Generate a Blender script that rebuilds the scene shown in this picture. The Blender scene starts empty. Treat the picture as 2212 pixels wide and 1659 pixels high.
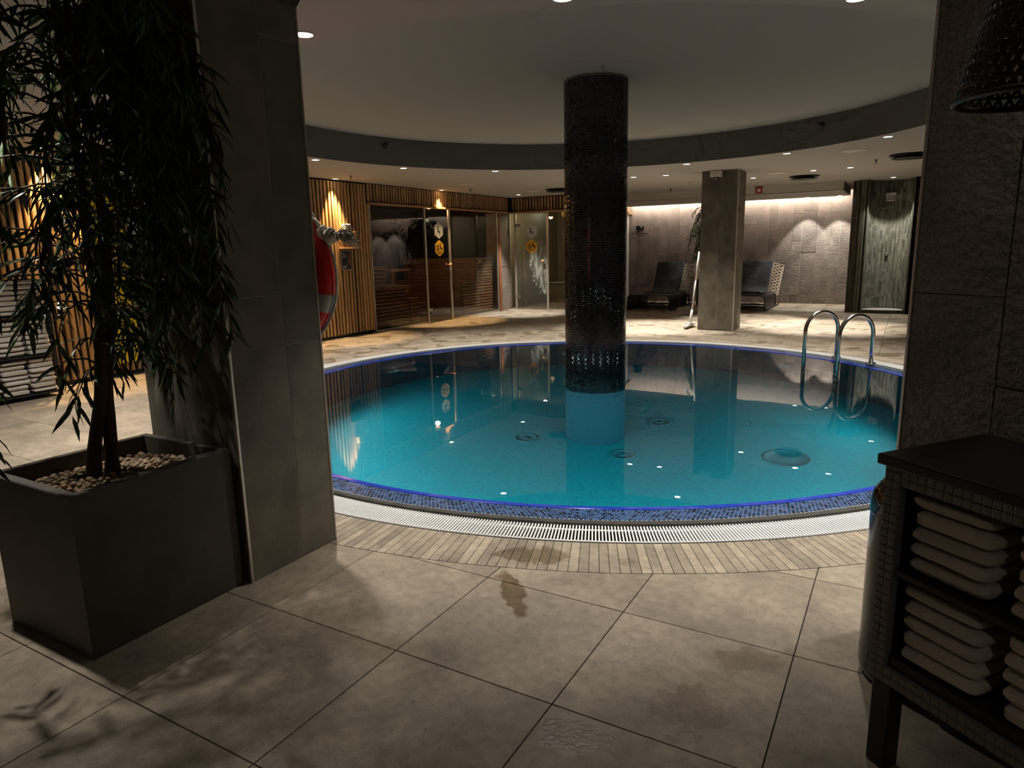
import bpy, bmesh, math, random
import numpy as np
from mathutils import Vector, Matrix

SC = bpy.context.scene
COL = SC.collection
R = random.Random(11)
PI = math.pi

# ------------------------------------------------------------------ camera, world, exposure
FPX, IW, IH = 1470.465, 2212.0, 1659.0
CAMZ = 1.35
RT = Vector((0.867, 0.4975, -0.0216)); FW = Vector((-0.4917, 0.8488, -0.1947))
_TH, _p, _r = 1.04575967, 0.195996, -0.0220888
def _room(v):
    u = Vector((math.cos(_TH), math.sin(_TH), 0)); w = Vector((math.sin(_TH), -math.cos(_TH), 0))
    return Vector((v.dot(w), v.dot(u), v.z))
FW = _room(Vector((0, math.cos(_p), -math.sin(_p))))
_up0 = Vector((0, math.sin(_p), math.cos(_p))); _rt0 = Vector((1, 0, 0))
RT = _room(math.cos(_r) * _rt0 + math.sin(_r) * _up0)
UP = _room(-math.sin(_r) * _rt0 + math.cos(_r) * _up0)
cam = bpy.data.cameras.new('camera')
cam.sensor_width = 36.0
cam.lens = 36.0 * FPX / IW
cam.clip_start = 0.05
camo = bpy.data.objects.new('camera', cam)
COL.objects.link(camo)
camo.matrix_world = Matrix(((RT.x, UP.x, -FW.x, 0), (RT.y, UP.y, -FW.y, 0), (RT.z, UP.z, -FW.z, CAMZ), (0, 0, 0, 1)))
SC.camera = camo
def proj(p):
    d = Vector(p) - Vector((0, 0, CAMZ)); z = d.dot(FW)
    if z < 0.05: return None
    return (IW / 2 + FPX * d.dot(RT) / z, IH / 2 - FPX * d.dot(UP) / z, z)

world = bpy.data.worlds.new('world'); SC.world = world
world.use_nodes = True
bg = world.node_tree.nodes['Background']
bg.inputs['Color'].default_value = (0.9, 0.85, 0.75, 1); bg.inputs['Strength'].default_value = 0.004
SC.view_settings.view_transform = 'Standard'
SC.view_settings.look = 'None'
SC.view_settings.gamma = 1.0
SC.view_settings.use_curve_mapping = False
SC.view_settings.exposure = 0.12
SC.cycles.max_bounces = 7
SC.cycles.diffuse_bounces = 3
SC.cycles.adaptive_threshold = 0.06
SC.cycles.adaptive_min_samples = 12
SC.cycles.glossy_bounces = 3
SC.cycles.transmission_bounces = 4
SC.cycles.transparent_max_bounces = 8
SC.cycles.sample_clamp_indirect = 4.0
SC.cycles.caustics_refractive = False
SC.cycles.caustics_reflective = False
SC.cycles.use_denoising = True

# lamp strengths (watts) and colours
RING_W, SPOT_W, WARM_W, POOL_W = 175.0, 450.0, 380.0, 60.0
NEUTRAL = (1.0, 0.95, 0.86)
WARM = (1.0, 0.66, 0.31)

# ------------------------------------------------------------------ key dimensions (metres)
PC = (-2.556, 6.03)            # pool and round column axis
CC, CR = (-2.80, 6.30), 3.39   # ceiling recess
ZC, ZU = 2.46, 2.81            # ceiling heights
XW = -7.81                     # slatted wall and sauna front
YS = 13.58                     # steam room front
YB = 16.60                     # back wall

# ------------------------------------------------------------------ materials
def _new(name):
    m = bpy.data.materials.new(name); m.use_nodes = True
    nt = m.node_tree
    return m, nt, nt.nodes['Principled BSDF'], nt.nodes, nt.links
def rgb(c): return (c[0], c[1], c[2], 1.0)
def mat(name, c, rough=0.6, metal=0.0, c2=None, scale=6.0, bump=0.0, bscale=60.0, rand=0.0, island=0.0, coord='pos',
        stretch=(1, 1, 1), emit=None, estr=0.0, spec=None, detail=5.0, coat=0.0, contrast=(0.3, 0.7), bdist=0.01):
    m, nt, b, N, L = _new(name)
    b.inputs['Roughness'].default_value = rough
    b.inputs['Metallic'].default_value = metal
    if spec is not None: b.inputs['Specular IOR Level'].default_value = spec
    if coat: b.inputs['Coat Weight'].default_value = coat; b.inputs['Coat Roughness'].default_value = 0.06
    col = None
    if coord == 'pos':
        g = N.new('ShaderNodeNewGeometry'); vec = g.outputs['Position']
    else:
        t = N.new('ShaderNodeTexCoord'); vec = t.outputs['Object']
    mp = N.new('ShaderNodeMapping'); mp.inputs['Scale'].default_value = stretch
    L.new(vec, mp.inputs['Vector']); vec = mp.outputs['Vector']
    if coord != 'pos' or rand:
        oi = N.new('ShaderNodeObjectInfo')
        ad = N.new('ShaderNodeVectorMath'); ad.operation = 'ADD'
        sc = N.new('ShaderNodeVectorMath'); sc.operation = 'SCALE'; sc.inputs['Scale'].default_value = 37.0
        cb = N.new('ShaderNodeCombineXYZ')
        for k in range(3): L.new(oi.outputs['Random'], cb.inputs[k])
        L.new(cb.outputs[0], sc.inputs[0]); L.new(vec, ad.inputs[0]); L.new(sc.outputs[0], ad.inputs[1]); vec = ad.outputs[0]
    if c2 is not None:
        nz = N.new('ShaderNodeTexNoise'); nz.inputs['Scale'].default_value = scale; nz.inputs['Detail'].default_value = detail
        L.new(vec, nz.inputs['Vector'])
        mr = N.new('ShaderNodeMapRange'); mr.inputs[1].default_value = contrast[0]; mr.inputs[2].default_value = contrast[1]
        L.new(nz.outputs['Fac'], mr.inputs[0])
        mx = N.new('ShaderNodeMix'); mx.data_type = 'RGBA'
        mx.inputs[6].default_value = rgb(c); mx.inputs[7].default_value = rgb(c2)
        L.new(mr.outputs[0], mx.inputs[0]); col = mx.outputs[2]
    if rand or island:
        hs = N.new('ShaderNodeHueSaturation')
        if col is None: hs.inputs['Color'].default_value = rgb(c)
        else: L.new(col, hs.inputs['Color'])
        mr2 = N.new('ShaderNodeMapRange')
        amp = rand or island
        mr2.inputs[3].default_value = 1 - amp; mr2.inputs[4].default_value = 1 + amp
        if rand:
            L.new(oi.outputs['Random'], mr2.inputs[0])
        else:
            g2 = N.new('ShaderNodeNewGeometry'); L.new(g2.outputs['Random Per Island'], mr2.inputs[0])
        L.new(mr2.outputs[0], hs.inputs['Value']); col = hs.outputs['Color']
    if col is None: b.inputs['Base Color'].default_value = rgb(c)
    else: L.new(col, b.inputs['Base Color'])
    if bump:
        nb = N.new('ShaderNodeTexNoise'); nb.inputs['Scale'].default_value = bscale; nb.inputs['Detail'].default_value = 6
        L.new(vec, nb.inputs['Vector'])
        bp = N.new('ShaderNodeBump'); bp.inputs['Strength'].default_value = bump; bp.inputs['Distance'].default_value = bdist
        L.new(nb.outputs['Fac'], bp.inputs['Height']); L.new(bp.outputs[0], b.inputs['Normal'])
    if emit is not None:
        b.inputs['Emission Color'].default_value = rgb(emit); b.inputs['Emission Strength'].default_value = estr
    return m

def floor_mat(name, c, c2, rand, stains):
    """stone tile with damp patches: a damp patch is darker and glossier"""
    m = mat(name, c, 0.62, c2=c2, scale=2.6, bump=0.3, bscale=70, rand=rand, detail=10.0, contrast=(0.32, 0.68), bdist=0.004)
    nt = m.node_tree; N, L = nt.nodes, nt.links; b = N['Principled BSDF']
    g = N.new('ShaderNodeNewGeometry')
    # finer mottling and dark pits over the broad veining
    src = b.inputs['Base Color'].links[0].from_socket
    for sc_, lo, hi, v0, v1, stretch in ((5.0, 0.34, 0.64, 0.82, 1.10, (1, 1, 1)), (24.0, 0.36, 0.62, 0.84, 1.08, (1, 1, 1)), (46.0, 0.28, 0.38, 0.66, 1.0, (1, 1, 1)), (150.0, 0.35, 0.65, 0.88, 1.08, (1, 1, 1)), (9.0, 0.62, 0.75, 1.0, 1.18, (5, 1, 1))):
        mp = N.new('ShaderNodeMapping'); mp.inputs['Scale'].default_value = stretch; mp.inputs['Rotation'].default_value = (0, 0, 0.5); L.new(g.outputs['Position'], mp.inputs['Vector'])
        nz = N.new('ShaderNodeTexNoise'); nz.inputs['Scale'].default_value = sc_; nz.inputs['Detail'].default_value = 6; L.new(mp.outputs[0], nz.inputs['Vector'])
        mr = N.new('ShaderNodeMapRange'); mr.inputs[1].default_value = lo; mr.inputs[2].default_value = hi; mr.inputs[3].default_value = v0; mr.inputs[4].default_value = v1
        L.new(nz.outputs['Fac'], mr.inputs[0])
        vm = N.new('ShaderNodeVectorMath'); vm.operation = 'SCALE'; L.new(src, vm.inputs[0]); L.new(mr.outputs[0], vm.inputs['Scale']); src = vm.outputs[0]
    L.new(src, b.inputs['Base Color'])
    nz = N.new('ShaderNodeTexNoise'); nz.inputs['Scale'].default_value = 13; nz.inputs['Detail'].default_value = 7; nz.inputs['Roughness'].default_value = 0.62
    L.new(g.outputs['Position'], nz.inputs['Vector'])
    sb = N.new('ShaderNodeVectorMath'); sb.operation = 'MULTIPLY_ADD'
    sb.inputs[1].default_value = (0.5, 0.5, 0); sb.inputs[2].default_value = (-0.25, -0.25, 0)
    L.new(nz.outputs['Color'], sb.inputs[0])
    total = None
    def add(x):
        nonlocal total
        if total is None: total = x; return
        a = N.new('ShaderNodeMath'); a.operation = 'MAXIMUM'; L.new(total, a.inputs[0]); L.new(x, a.inputs[1]); total = a.outputs[0]
    for (x, y, rx, ry, ang, amt) in stains:
        mp = N.new('ShaderNodeMapping'); mp.vector_type = 'TEXTURE'
        mp.inputs['Location'].default_value = (x, y, 0); mp.inputs['Rotation'].default_value = (0, 0, ang)
        mp.inputs['Scale'].default_value = (rx, ry, 1e3)
        ad = N.new('ShaderNodeVectorMath'); ad.operation = 'ADD'
        sc = N.new('ShaderNodeVectorMath'); sc.operation = 'SCALE'; sc.inputs['Scale'].default_value = min(rx, ry) * 5.0
        L.new(sb.outputs[0], sc.inputs[0]); L.new(g.outputs['Position'], ad.inputs[0]); L.new(sc.outputs[0], ad.inputs[1])
        L.new(ad.outputs[0], mp.inputs['Vector'])
        ln = N.new('ShaderNodeVectorMath'); ln.operation = 'LENGTH'; L.new(mp.outputs[0], ln.inputs[0])
        mr = N.new('ShaderNodeMapRange'); mr.inputs[1].default_value = 1.0; mr.inputs[2].default_value = 0.80
        mr.inputs[3].default_value = 0; mr.inputs[4].default_value = amt
        L.new(ln.outputs['Value'], mr.inputs[0]); add(mr.outputs[0])
    # scattered puddle marks on the deck beyond the pool
    sp = N.new('ShaderNodeSeparateXYZ'); L.new(g.outputs['Position'], sp.inputs[0])
    n2 = N.new('ShaderNodeTexNoise'); n2.inputs['Scale'].default_value = 3.4; n2.inputs['Detail'].default_value = 4; n2.inputs['Distortion'].default_value = 0.6
    L.new(g.outputs['Position'], n2.inputs['Vector'])
    m1 = N.new('ShaderNodeMapRange'); m1.inputs[1].default_value = 0.57; m1.inputs[2].default_value = 0.60; m1.inputs[4].default_value = 0.75
    L.new(n2.outputs['Fac'], m1.inputs[0])
    m2 = N.new('ShaderNodeMapRange'); m2.inputs[1].default_value = 4.6; m2.inputs[2].default_value = 5.2
    L.new(sp.outputs['Y'], m2.inputs[0])
    mm = N.new('ShaderNodeMath'); mm.operation = 'MULTIPLY'; L.new(m1.outputs[0], mm.inputs[0]); L.new(m2.outputs[0], mm.inputs[1])
    add(mm.outputs[0])
    src = b.inputs['Base Color'].links[0].from_socket
    mx = N.new('ShaderNodeMix'); mx.data_type = 'RGBA'; mx.blend_type = 'MULTIPLY'
    mx.inputs[7].default_value = (0.56, 0.49, 0.40, 1)
    L.new(total, mx.inputs[0]); L.new(src, mx.inputs[6]); L.new(mx.outputs[2], b.inputs['Base Color'])
    rr = N.new('ShaderNodeMapRange'); rr.inputs[3].default_value = 0.62; rr.inputs[4].default_value = 0.30
    L.new(total, rr.inputs[0]); L.new(rr.outputs[0], b.inputs['Roughness'])
    return m

STAINS = [(-1.27, 2.16, 0.05, 0.21, 0.75, 1.0), (-1.36, 2.50, 0.19, 0.09, 0.3, 0.8), (-0.35, 2.13, 0.13, 0.07, 0.3, 0.7), (-0.46, 1.80, 0.12, 0.12, 0.0, 0.7),
          (-0.70, 1.54, 0.12, 0.08, 0.2, 0.9), (-0.84, 1.68, 0.08, 0.05, 0.4, 0.6), (-0.95, 2.62, 0.06, 0.05, 0.4, 0.4)]
M = {}
M['tile'] = floor_mat('floor_stone', (0.352, 0.286, 0.212), (0.248, 0.200, 0.148), 0.08, STAINS)
M['paver'] = floor_mat('strip_stone', (0.362, 0.297, 0.222), (0.262, 0.213, 0.160), 0.18, STAINS)
M['grout'] = mat('floor_grout', (0.045, 0.035, 0.025), 0.9)
M['ceil'] = mat('ceiling_paint', (0.51, 0.51, 0.475), 0.75, bump=0.03, bscale=40)
M['ceilup'] = mat('recess_paint', (0.50, 0.53, 0.50), 0.8, bump=0.02)
M['fascia'] = mat('fascia_paint', (0.20, 0.205, 0.195), 0.8)
M['black'] = mat('black_backing', (0.008, 0.007, 0.006), 0.85)
M['slat'] = mat('oak_slat', (0.52, 0.335, 0.165), 0.5, c2=(0.35, 0.205, 0.09), scale=5, stretch=(9, 9, 0.6), rand=0.22, bump=0.1, bscale=30)
M['wood'] = mat('light_wood', (0.50, 0.29, 0.13), 0.45, c2=(0.38, 0.20, 0.08), scale=5, stretch=(1, 1, 6))
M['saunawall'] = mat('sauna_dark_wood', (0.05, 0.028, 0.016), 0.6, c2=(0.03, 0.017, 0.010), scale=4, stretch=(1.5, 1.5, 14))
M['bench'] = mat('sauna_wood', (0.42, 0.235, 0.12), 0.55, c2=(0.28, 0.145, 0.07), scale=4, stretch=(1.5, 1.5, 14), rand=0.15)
M['redwood'] = mat('red_post', (0.30, 0.11, 0.045), 0.45, c2=(0.2, 0.07, 0.03), stretch=(6, 6, .6))
M['stone'] = mat('back_stone', (0.25, 0.208, 0.178), 0.7, c2=(0.15, 0.125, 0.108), scale=3.0, bump=0.42, bscale=26, rand=0.16, bdist=0.02)
M['stonegrout'] = mat('wall_grout', (0.50, 0.45, 0.40), 0.85)
M['pillar'] = mat('pillar_stone', (0.19, 0.167, 0.128), 0.65, c2=(0.098, 0.086, 0.066), scale=5.0, detail=8, bump=0.15, bscale=50, rand=0.13)
M['pillargrout'] = mat('pillar_grout', (0.36, 0.32, 0.26), 0.85)
M['rough'] = mat('split_stone', (0.25, 0.205, 0.165), 0.8, c2=(0.13, 0.105, 0.085), scale=5, bump=1.0, bscale=32, rand=0.1, bdist=0.06)
M['steel'] = mat('steel', (0.62, 0.60, 0.57), 0.17, 1.0)
M['brushed'] = mat('brushed_frame', (0.62, 0.58, 0.52), 0.38, 0.8)
M['darksteel'] = mat('dark_steel', (0.16, 0.15, 0.14), 0.22, 0.9)
M['binsteel'] = mat('black_gloss_steel', (0.028, 0.027, 0.026), 0.16, 0.5)
M['white'] = mat('white_plastic', (0.72, 0.70, 0.67), 0.4)
M['grate'] = mat('grate_plastic', (0.78, 0.78, 0.77), 0.42)
M['offwhite'] = mat('offwhite_paint', (0.60, 0.57, 0.53), 0.6)
M['hexdark'] = mat('dark_mosaic', (0.022, 0.027, 0.040), 0.13, island=0.5, spec=0.6)
M['hexgrout'] = mat('mosaic_grout', (0.21, 0.215, 0.225), 0.8)
M['hexrim'] = mat('rim_mosaic', (0.026, 0.060, 0.150), 0.16, island=0.75)
M['rimgrout'] = mat('rim_grout', (0.30, 0.31, 0.31), 0.8)
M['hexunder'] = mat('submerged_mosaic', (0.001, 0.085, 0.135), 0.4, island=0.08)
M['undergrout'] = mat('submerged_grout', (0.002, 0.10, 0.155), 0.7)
M['trimblue'] = mat('cobalt_glaze', (0.018, 0.045, 0.40), 0.12)
M['poolwall'] = mat('pool_wall_mosaic', (0.005, 0.030, 0.048), 0.4, c2=(0.003, 0.020, 0.034), scale=30)
M['inlet'] = mat('inlet_cover', (0.003, 0.17, 0.23), 0.6)
M['rimstone'] = mat('rim_stone', (0.022, 0.021, 0.017), 0.75, c2=(0.055, 0.050, 0.041), scale=9, bump=0.5, bscale=40)
M['channel'] = mat('channel_dark', (0.03, 0.026, 0.02), 0.8)
M['bark'] = mat('bark', (0.085, 0.05, 0.032), 0.85, c2=(0.04, 0.025, 0.017), scale=18, stretch=(1, 1, .35), bump=0.9, bscale=40, coord='obj')
M['leaf'] = mat('leaf', (0.050, 0.098, 0.020), 0.45, c2=(0.026, 0.058, 0.010), scale=5, coord='obj')
M['planter'] = mat('planter_stone', (0.085, 0.073, 0.060), 0.6, c2=(0.060, 0.052, 0.044), scale=8, bump=0.1, bscale=70)
M['soil'] = mat('planter_liner', (0.012, 0.010, 0.009), 0.9)
M['pebble'] = mat('pebble', (0.37, 0.265, 0.165), 0.6, c2=(0.24, 0.165, 0.095), scale=20, coord='obj', rand=0.35)
M['towel'] = mat('towel_cream', (0.74, 0.64, 0.52), 0.95, bump=0.35, bscale=260, coord='obj', bdist=0.006, rand=0.06)
M['greytowel'] = mat('towel_grey', (0.56, 0.53, 0.49), 0.95, bump=0.7, bscale=150, coord='obj', bdist=0.006, rand=0.07)
M['blackwood'] = mat('black_lacquer', (0.012, 0.010, 0.010), 0.35, c2=(0.022, 0.018, 0.016), scale=8)
M['shell'] = mat('cabinet_mosaic', (0.20, 0.175, 0.14), 0.18, island=0.45)
M['blackmetal'] = mat('black_metal', (0.012, 0.012, 0.012), 0.45, 0.3)
M['rattan'] = mat('black_rattan', (0.022, 0.016, 0.012), 0.5)
M['wickerdark'] = mat('dark_wicker', (0.030, 0.022, 0.017), 0.42, island=0.35)
M['wicker'] = mat('pale_wicker', (0.36, 0.29, 0.215), 0.6)
M['cushion'] = mat('charcoal_cloth', (0.032, 0.035, 0.040), 0.9, c2=(0.048, 0.05, 0.055), scale=4, bump=0.5, bscale=9, bdist=0.03)
M['red'] = mat('buoy_red', (0.78, 0.035, 0.028), 0.32, bump=0.04, bscale=60)
M['band'] = mat('reflective_band', (0.42, 0.42, 0.41), 0.4, 0.3)
M['rope'] = mat('white_rope', (0.80, 0.74, 0.66), 0.8, bump=0.8, bscale=90)
M['yellow'] = mat('board_yellow', (0.78, 0.60, 0.02), 0.35)
M['signyellow'] = mat('sign_yellow', (0.75, 0.42, 0.03), 0.45)
M['signgrey'] = mat('sign_grey', (0.52, 0.55, 0.54), 0.45)
M['ink'] = mat('print_dark', (0.03, 0.02, 0.012), 0.6)
M['poster'] = mat('poster_dark', (0.018, 0.015, 0.014), 0.3)
M['posterart'] = mat('poster_art', (0.22, 0.065, 0.025), 0.4, c2=(0.09, 0.03, 0.015), scale=25)
M['posterink'] = mat('poster_text', (0.42, 0.40, 0.38), 0.5)
M['alarmred'] = mat('alarm_red', (0.42, 0.02, 0.02), 0.4)
M['shower'] = mat('shower_mosaic', (0.205, 0.200, 0.155), 0.25, island=0.45, c2=(0.14, 0.143, 0.118), scale=2)
M['showerjamb'] = mat('jamb_mosaic', (0.020, 0.021, 0.012), 0.2, island=0.6)
M['showergrout'] = mat('shower_grout', (0.09, 0.085, 0.06), 0.7)
M['steamwall'] = mat('steam_wall', (0.34, 0.30, 0.21), 0.7, c2=(0.29, 0.255, 0.18), scale=2)
M['darkwall'] = mat('dark_wall', (0.06, 0.05, 0.04), 0.8)
M['brass'] = mat('wood_knob', (0.55, 0.31, 0.14), 0.4)
def emis(name, c, s):
    m, nt, b, N, L = _new(name)
    b.inputs['Base Color'].default_value = rgb(c)
    b.inputs['Emission Color'].default_value = rgb(c); b.inputs['Emission Strength'].default_value = s
    return m
M['lens'] = emis('lamp_lens', (1.0, 0.92, 0.84), 14)
M['warmlens'] = emis('warm_lamp_lens', (1.0, 0.75, 0.45), 14)
M['led'] = emis('led_tape', (1.0, 0.86, 0.74), 95)
M['poollens'] = emis('pool_lamp_lens', (0.8, 1.0, 1.0), 2)
for _k in ('lens', 'warmlens', 'poollens'): M[_k].cycles.emission_sampling = 'NONE'   # the bulbs do the lighting
M['offlens'] = mat('pool_lamp_off', (0.03, 0.16, 0.20), 0.3)
def glass(name, tint, refl=1.0, ior=1.5, streak=False):
    m = bpy.data.materials.new(name); m.use_nodes = True
    nt = m.node_tree; N, L = nt.nodes, nt.links
    N.remove(N['Principled BSDF']); out = N['Material Output']
    tr = N.new('ShaderNodeBsdfTransparent'); tr.inputs[0].default_value = rgb(tint)
    gl = N.new('ShaderNodeBsdfGlossy'); gl.inputs['Roughness'].default_value = 0.02
    gl.inputs['Color'].default_value = (refl, refl, refl, 1)
    fr = N.new('ShaderNodeFresnel')
    gb = N.new('ShaderNodeNewGeometry'); io = N.new('ShaderNodeMapRange'); io.inputs[3].default_value = ior; io.inputs[4].default_value = 1.0 / ior
    L.new(gb.outputs['Backfacing'], io.inputs[0]); L.new(io.outputs[0], fr.inputs[0])   # same reflectance on both faces of the sheet
    mx = N.new('ShaderNodeMixShader'); L.new(fr.outputs[0], mx.inputs[0]); L.new(tr.outputs[0], mx.inputs[1]); L.new(gl.outputs[0], mx.inputs[2])
    last = mx.outputs[0]
    if streak:   # lime and steam haze: fine vertical runs below a ragged edge
        df = N.new('ShaderNodeBsdfDiffuse'); df.inputs[0].default_value = (0.62, 0.62, 0.58, 1)
        tl = N.new('ShaderNodeBsdfTranslucent'); tl.inputs[0].default_value = (0.62, 0.62, 0.58, 1)
        ad = N.new('ShaderNodeMixShader'); ad.inputs[0].default_value = 0.4; L.new(df.outputs[0], ad.inputs[1]); L.new(tl.outputs[0], ad.inputs[2])
        g = N.new('ShaderNodeNewGeometry'); mp = N.new('ShaderNodeMapping'); mp.inputs['Scale'].default_value = (1, 1, 0.16)
        L.new(g.outputs['Position'], mp.inputs['Vector'])
        nz = N.new('ShaderNodeTexNoise'); nz.inputs['Scale'].default_value = 22; nz.inputs['Detail'].default_value = 6
        L.new(mp.outputs[0], nz.inputs['Vector'])
        n3 = N.new('ShaderNodeTexNoise'); n3.inputs['Scale'].default_value = 14; n3.inputs['Detail'].default_value = 6; L.new(g.outputs['Position'], n3.inputs['Vector'])
        # streak zone: an ellipse on the pane next to the handle
        mp2 = N.new('ShaderNodeMapping'); mp2.vector_type = 'TEXTURE'
        mp2.inputs['Location'].default_value = (-7.02, YS, 0.92); mp2.inputs['Scale'].default_value = (0.30, 5, 0.62); mp2.inputs['Rotation'].default_value = (0, -0.28, 0)
        ofs = N.new('ShaderNodeVectorMath'); ofs.operation = 'MULTIPLY_ADD'; ofs.inputs[1].default_value = (0.5, 0, 0.5); L.new(n3.outputs['Color'], ofs.inputs[0])
        L.new(g.outputs['Position'], ofs.inputs[2]); L.new(ofs.outputs[0], mp2.inputs['Vector'])
        mp2.inputs['Location'].default_value = (-7.02 + .25, YS, 0.92 + .25)
        ln = N.new('ShaderNodeVectorMath'); ln.operation = 'LENGTH'; L.new(mp2.outputs[0], ln.inputs[0])
        m1 = N.new('ShaderNodeMapRange'); m1.inputs[1].default_value = 1.05; m1.inputs[2].default_value = 0.75; L.new(ln.outputs['Value'], m1.inputs[0])
        m2 = N.new('ShaderNodeMapRange'); m2.inputs[1].default_value = 0.36; m2.inputs[2].default_value = 0.66; m2.inputs[4].default_value = 0.62; L.new(nz.outputs['Fac'], m2.inputs[0])
        mu = N.new('ShaderNodeMath'); mu.operation = 'MULTIPLY'; L.new(m1.outputs[0], mu.inputs[0]); L.new(m2.outputs[0], mu.inputs[1])
        mz = N.new('ShaderNodeMath'); mz.operation = 'MAXIMUM'; mz.inputs[1].default_value = 0.05; L.new(mu.outputs[0], mz.inputs[0])
        m3 = N.new('ShaderNodeMixShader'); L.new(mz.outputs[0], m3.inputs[0]); L.new(last, m3.inputs[1]); L.new(ad.outputs[0], m3.inputs[2]); last = m3.outputs[0]
    L.new(last, out.inputs['Surface'])
    return m
M['glass'] = glass('sauna_glass', (0.82, 0.80, 0.76))
M['steamglass'] = glass('steam_glass', (0.80, 0.80, 0.74), streak=True)
# pool floor: small square mosaic
def pool_floor_mat():
    m, nt, b, N, L = _new('pool_floor_mosaic')
    b.inputs['Roughness'].default_value = 0.5
    g = N.new('ShaderNodeNewGeometry')
    br = N.new('ShaderNodeTexBrick'); br.offset = 0.5
    br.inputs['Scale'].default_value = 34.0; br.inputs['Brick Width'].default_value = 0.9; br.inputs['Row Height'].default_value = 0.9
    br.inputs['Mortar Size'].default_value = 0.045; br.inputs['Bias'].default_value = 0.0
    br.inputs['Color1'].default_value = (0.003, 0.285, 0.375, 1); br.inputs['Color2'].default_value = (0.006, 0.36, 0.45, 1)
    br.inputs['Mortar'].default_value = (0.005, 0.22, 0.30, 1)
    L.new(g.outputs['Position'], br.inputs['Vector'])
    L.new(br.outputs['Color'], b.inputs['Base Color'])
    return m
M['poolfloor'] = pool_floor_mat()
def water_mat():
    m, nt, b, N, L = _new('pool_water')
    b.inputs['Base Color'].default_value = (0.93, 0.99, 1.0, 1)
    b.inputs['Roughness'].default_value = 0.0
    b.inputs['IOR'].default_value = 1.333
    b.inputs['Transmission Weight'].default_value = 1.0
    g = N.new('ShaderNodeNewGeometry')
    nz = N.new('ShaderNodeTexNoise'); nz.inputs['Scale'].default_value = 2.2; nz.inputs['Detail'].default_value = 2
    L.new(g.outputs['Position'], nz.inputs['Vector'])
    bp = N.new('ShaderNodeBump'); bp.inputs['Strength'].default_value = 0.02; bp.inputs['Distance'].default_value = 0.02
    L.new(nz.outputs['Fac'], bp.inputs['Height']); L.new(bp.outputs[0], b.inputs['Normal'])
    return m
M['water'] = water_mat()

# ------------------------------------------------------------------ mesh helpers
def mesh(name, V, F, m=None, smooth=False):
    me = bpy.data.meshes.new(name)
    me.from_pydata([tuple(v) for v in V], [], [tuple(f) for f in F])
    if m is not None: me.materials.append(m)
    if smooth: me.polygons.foreach_set('use_smooth', [True] * len(me.polygons))
    me.update()
    return me
def link(name, me, parent=None, loc=(0, 0, 0), rot=(0, 0, 0), scale=None):
    o = bpy.data.objects.new(name, me); COL.objects.link(o)
    o.location = loc; o.rotation_euler = rot
    if scale is not None: o.scale = scale
    if parent is not None: o.parent = parent
    return o
def empty(name, loc=(0, 0, 0), rz=0.0):
    o = bpy.data.objects.new(name, None); COL.objects.link(o)
    o.location = loc; o.rotation_euler = (0, 0, rz); o.empty_display_size = 0.1
    return o
def tag(o, label, cat, group=None, kind=None):
    o['label'] = label; o['category'] = cat
    if group: o['group'] = group
    if kind: o['kind'] = kind
    return o
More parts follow.
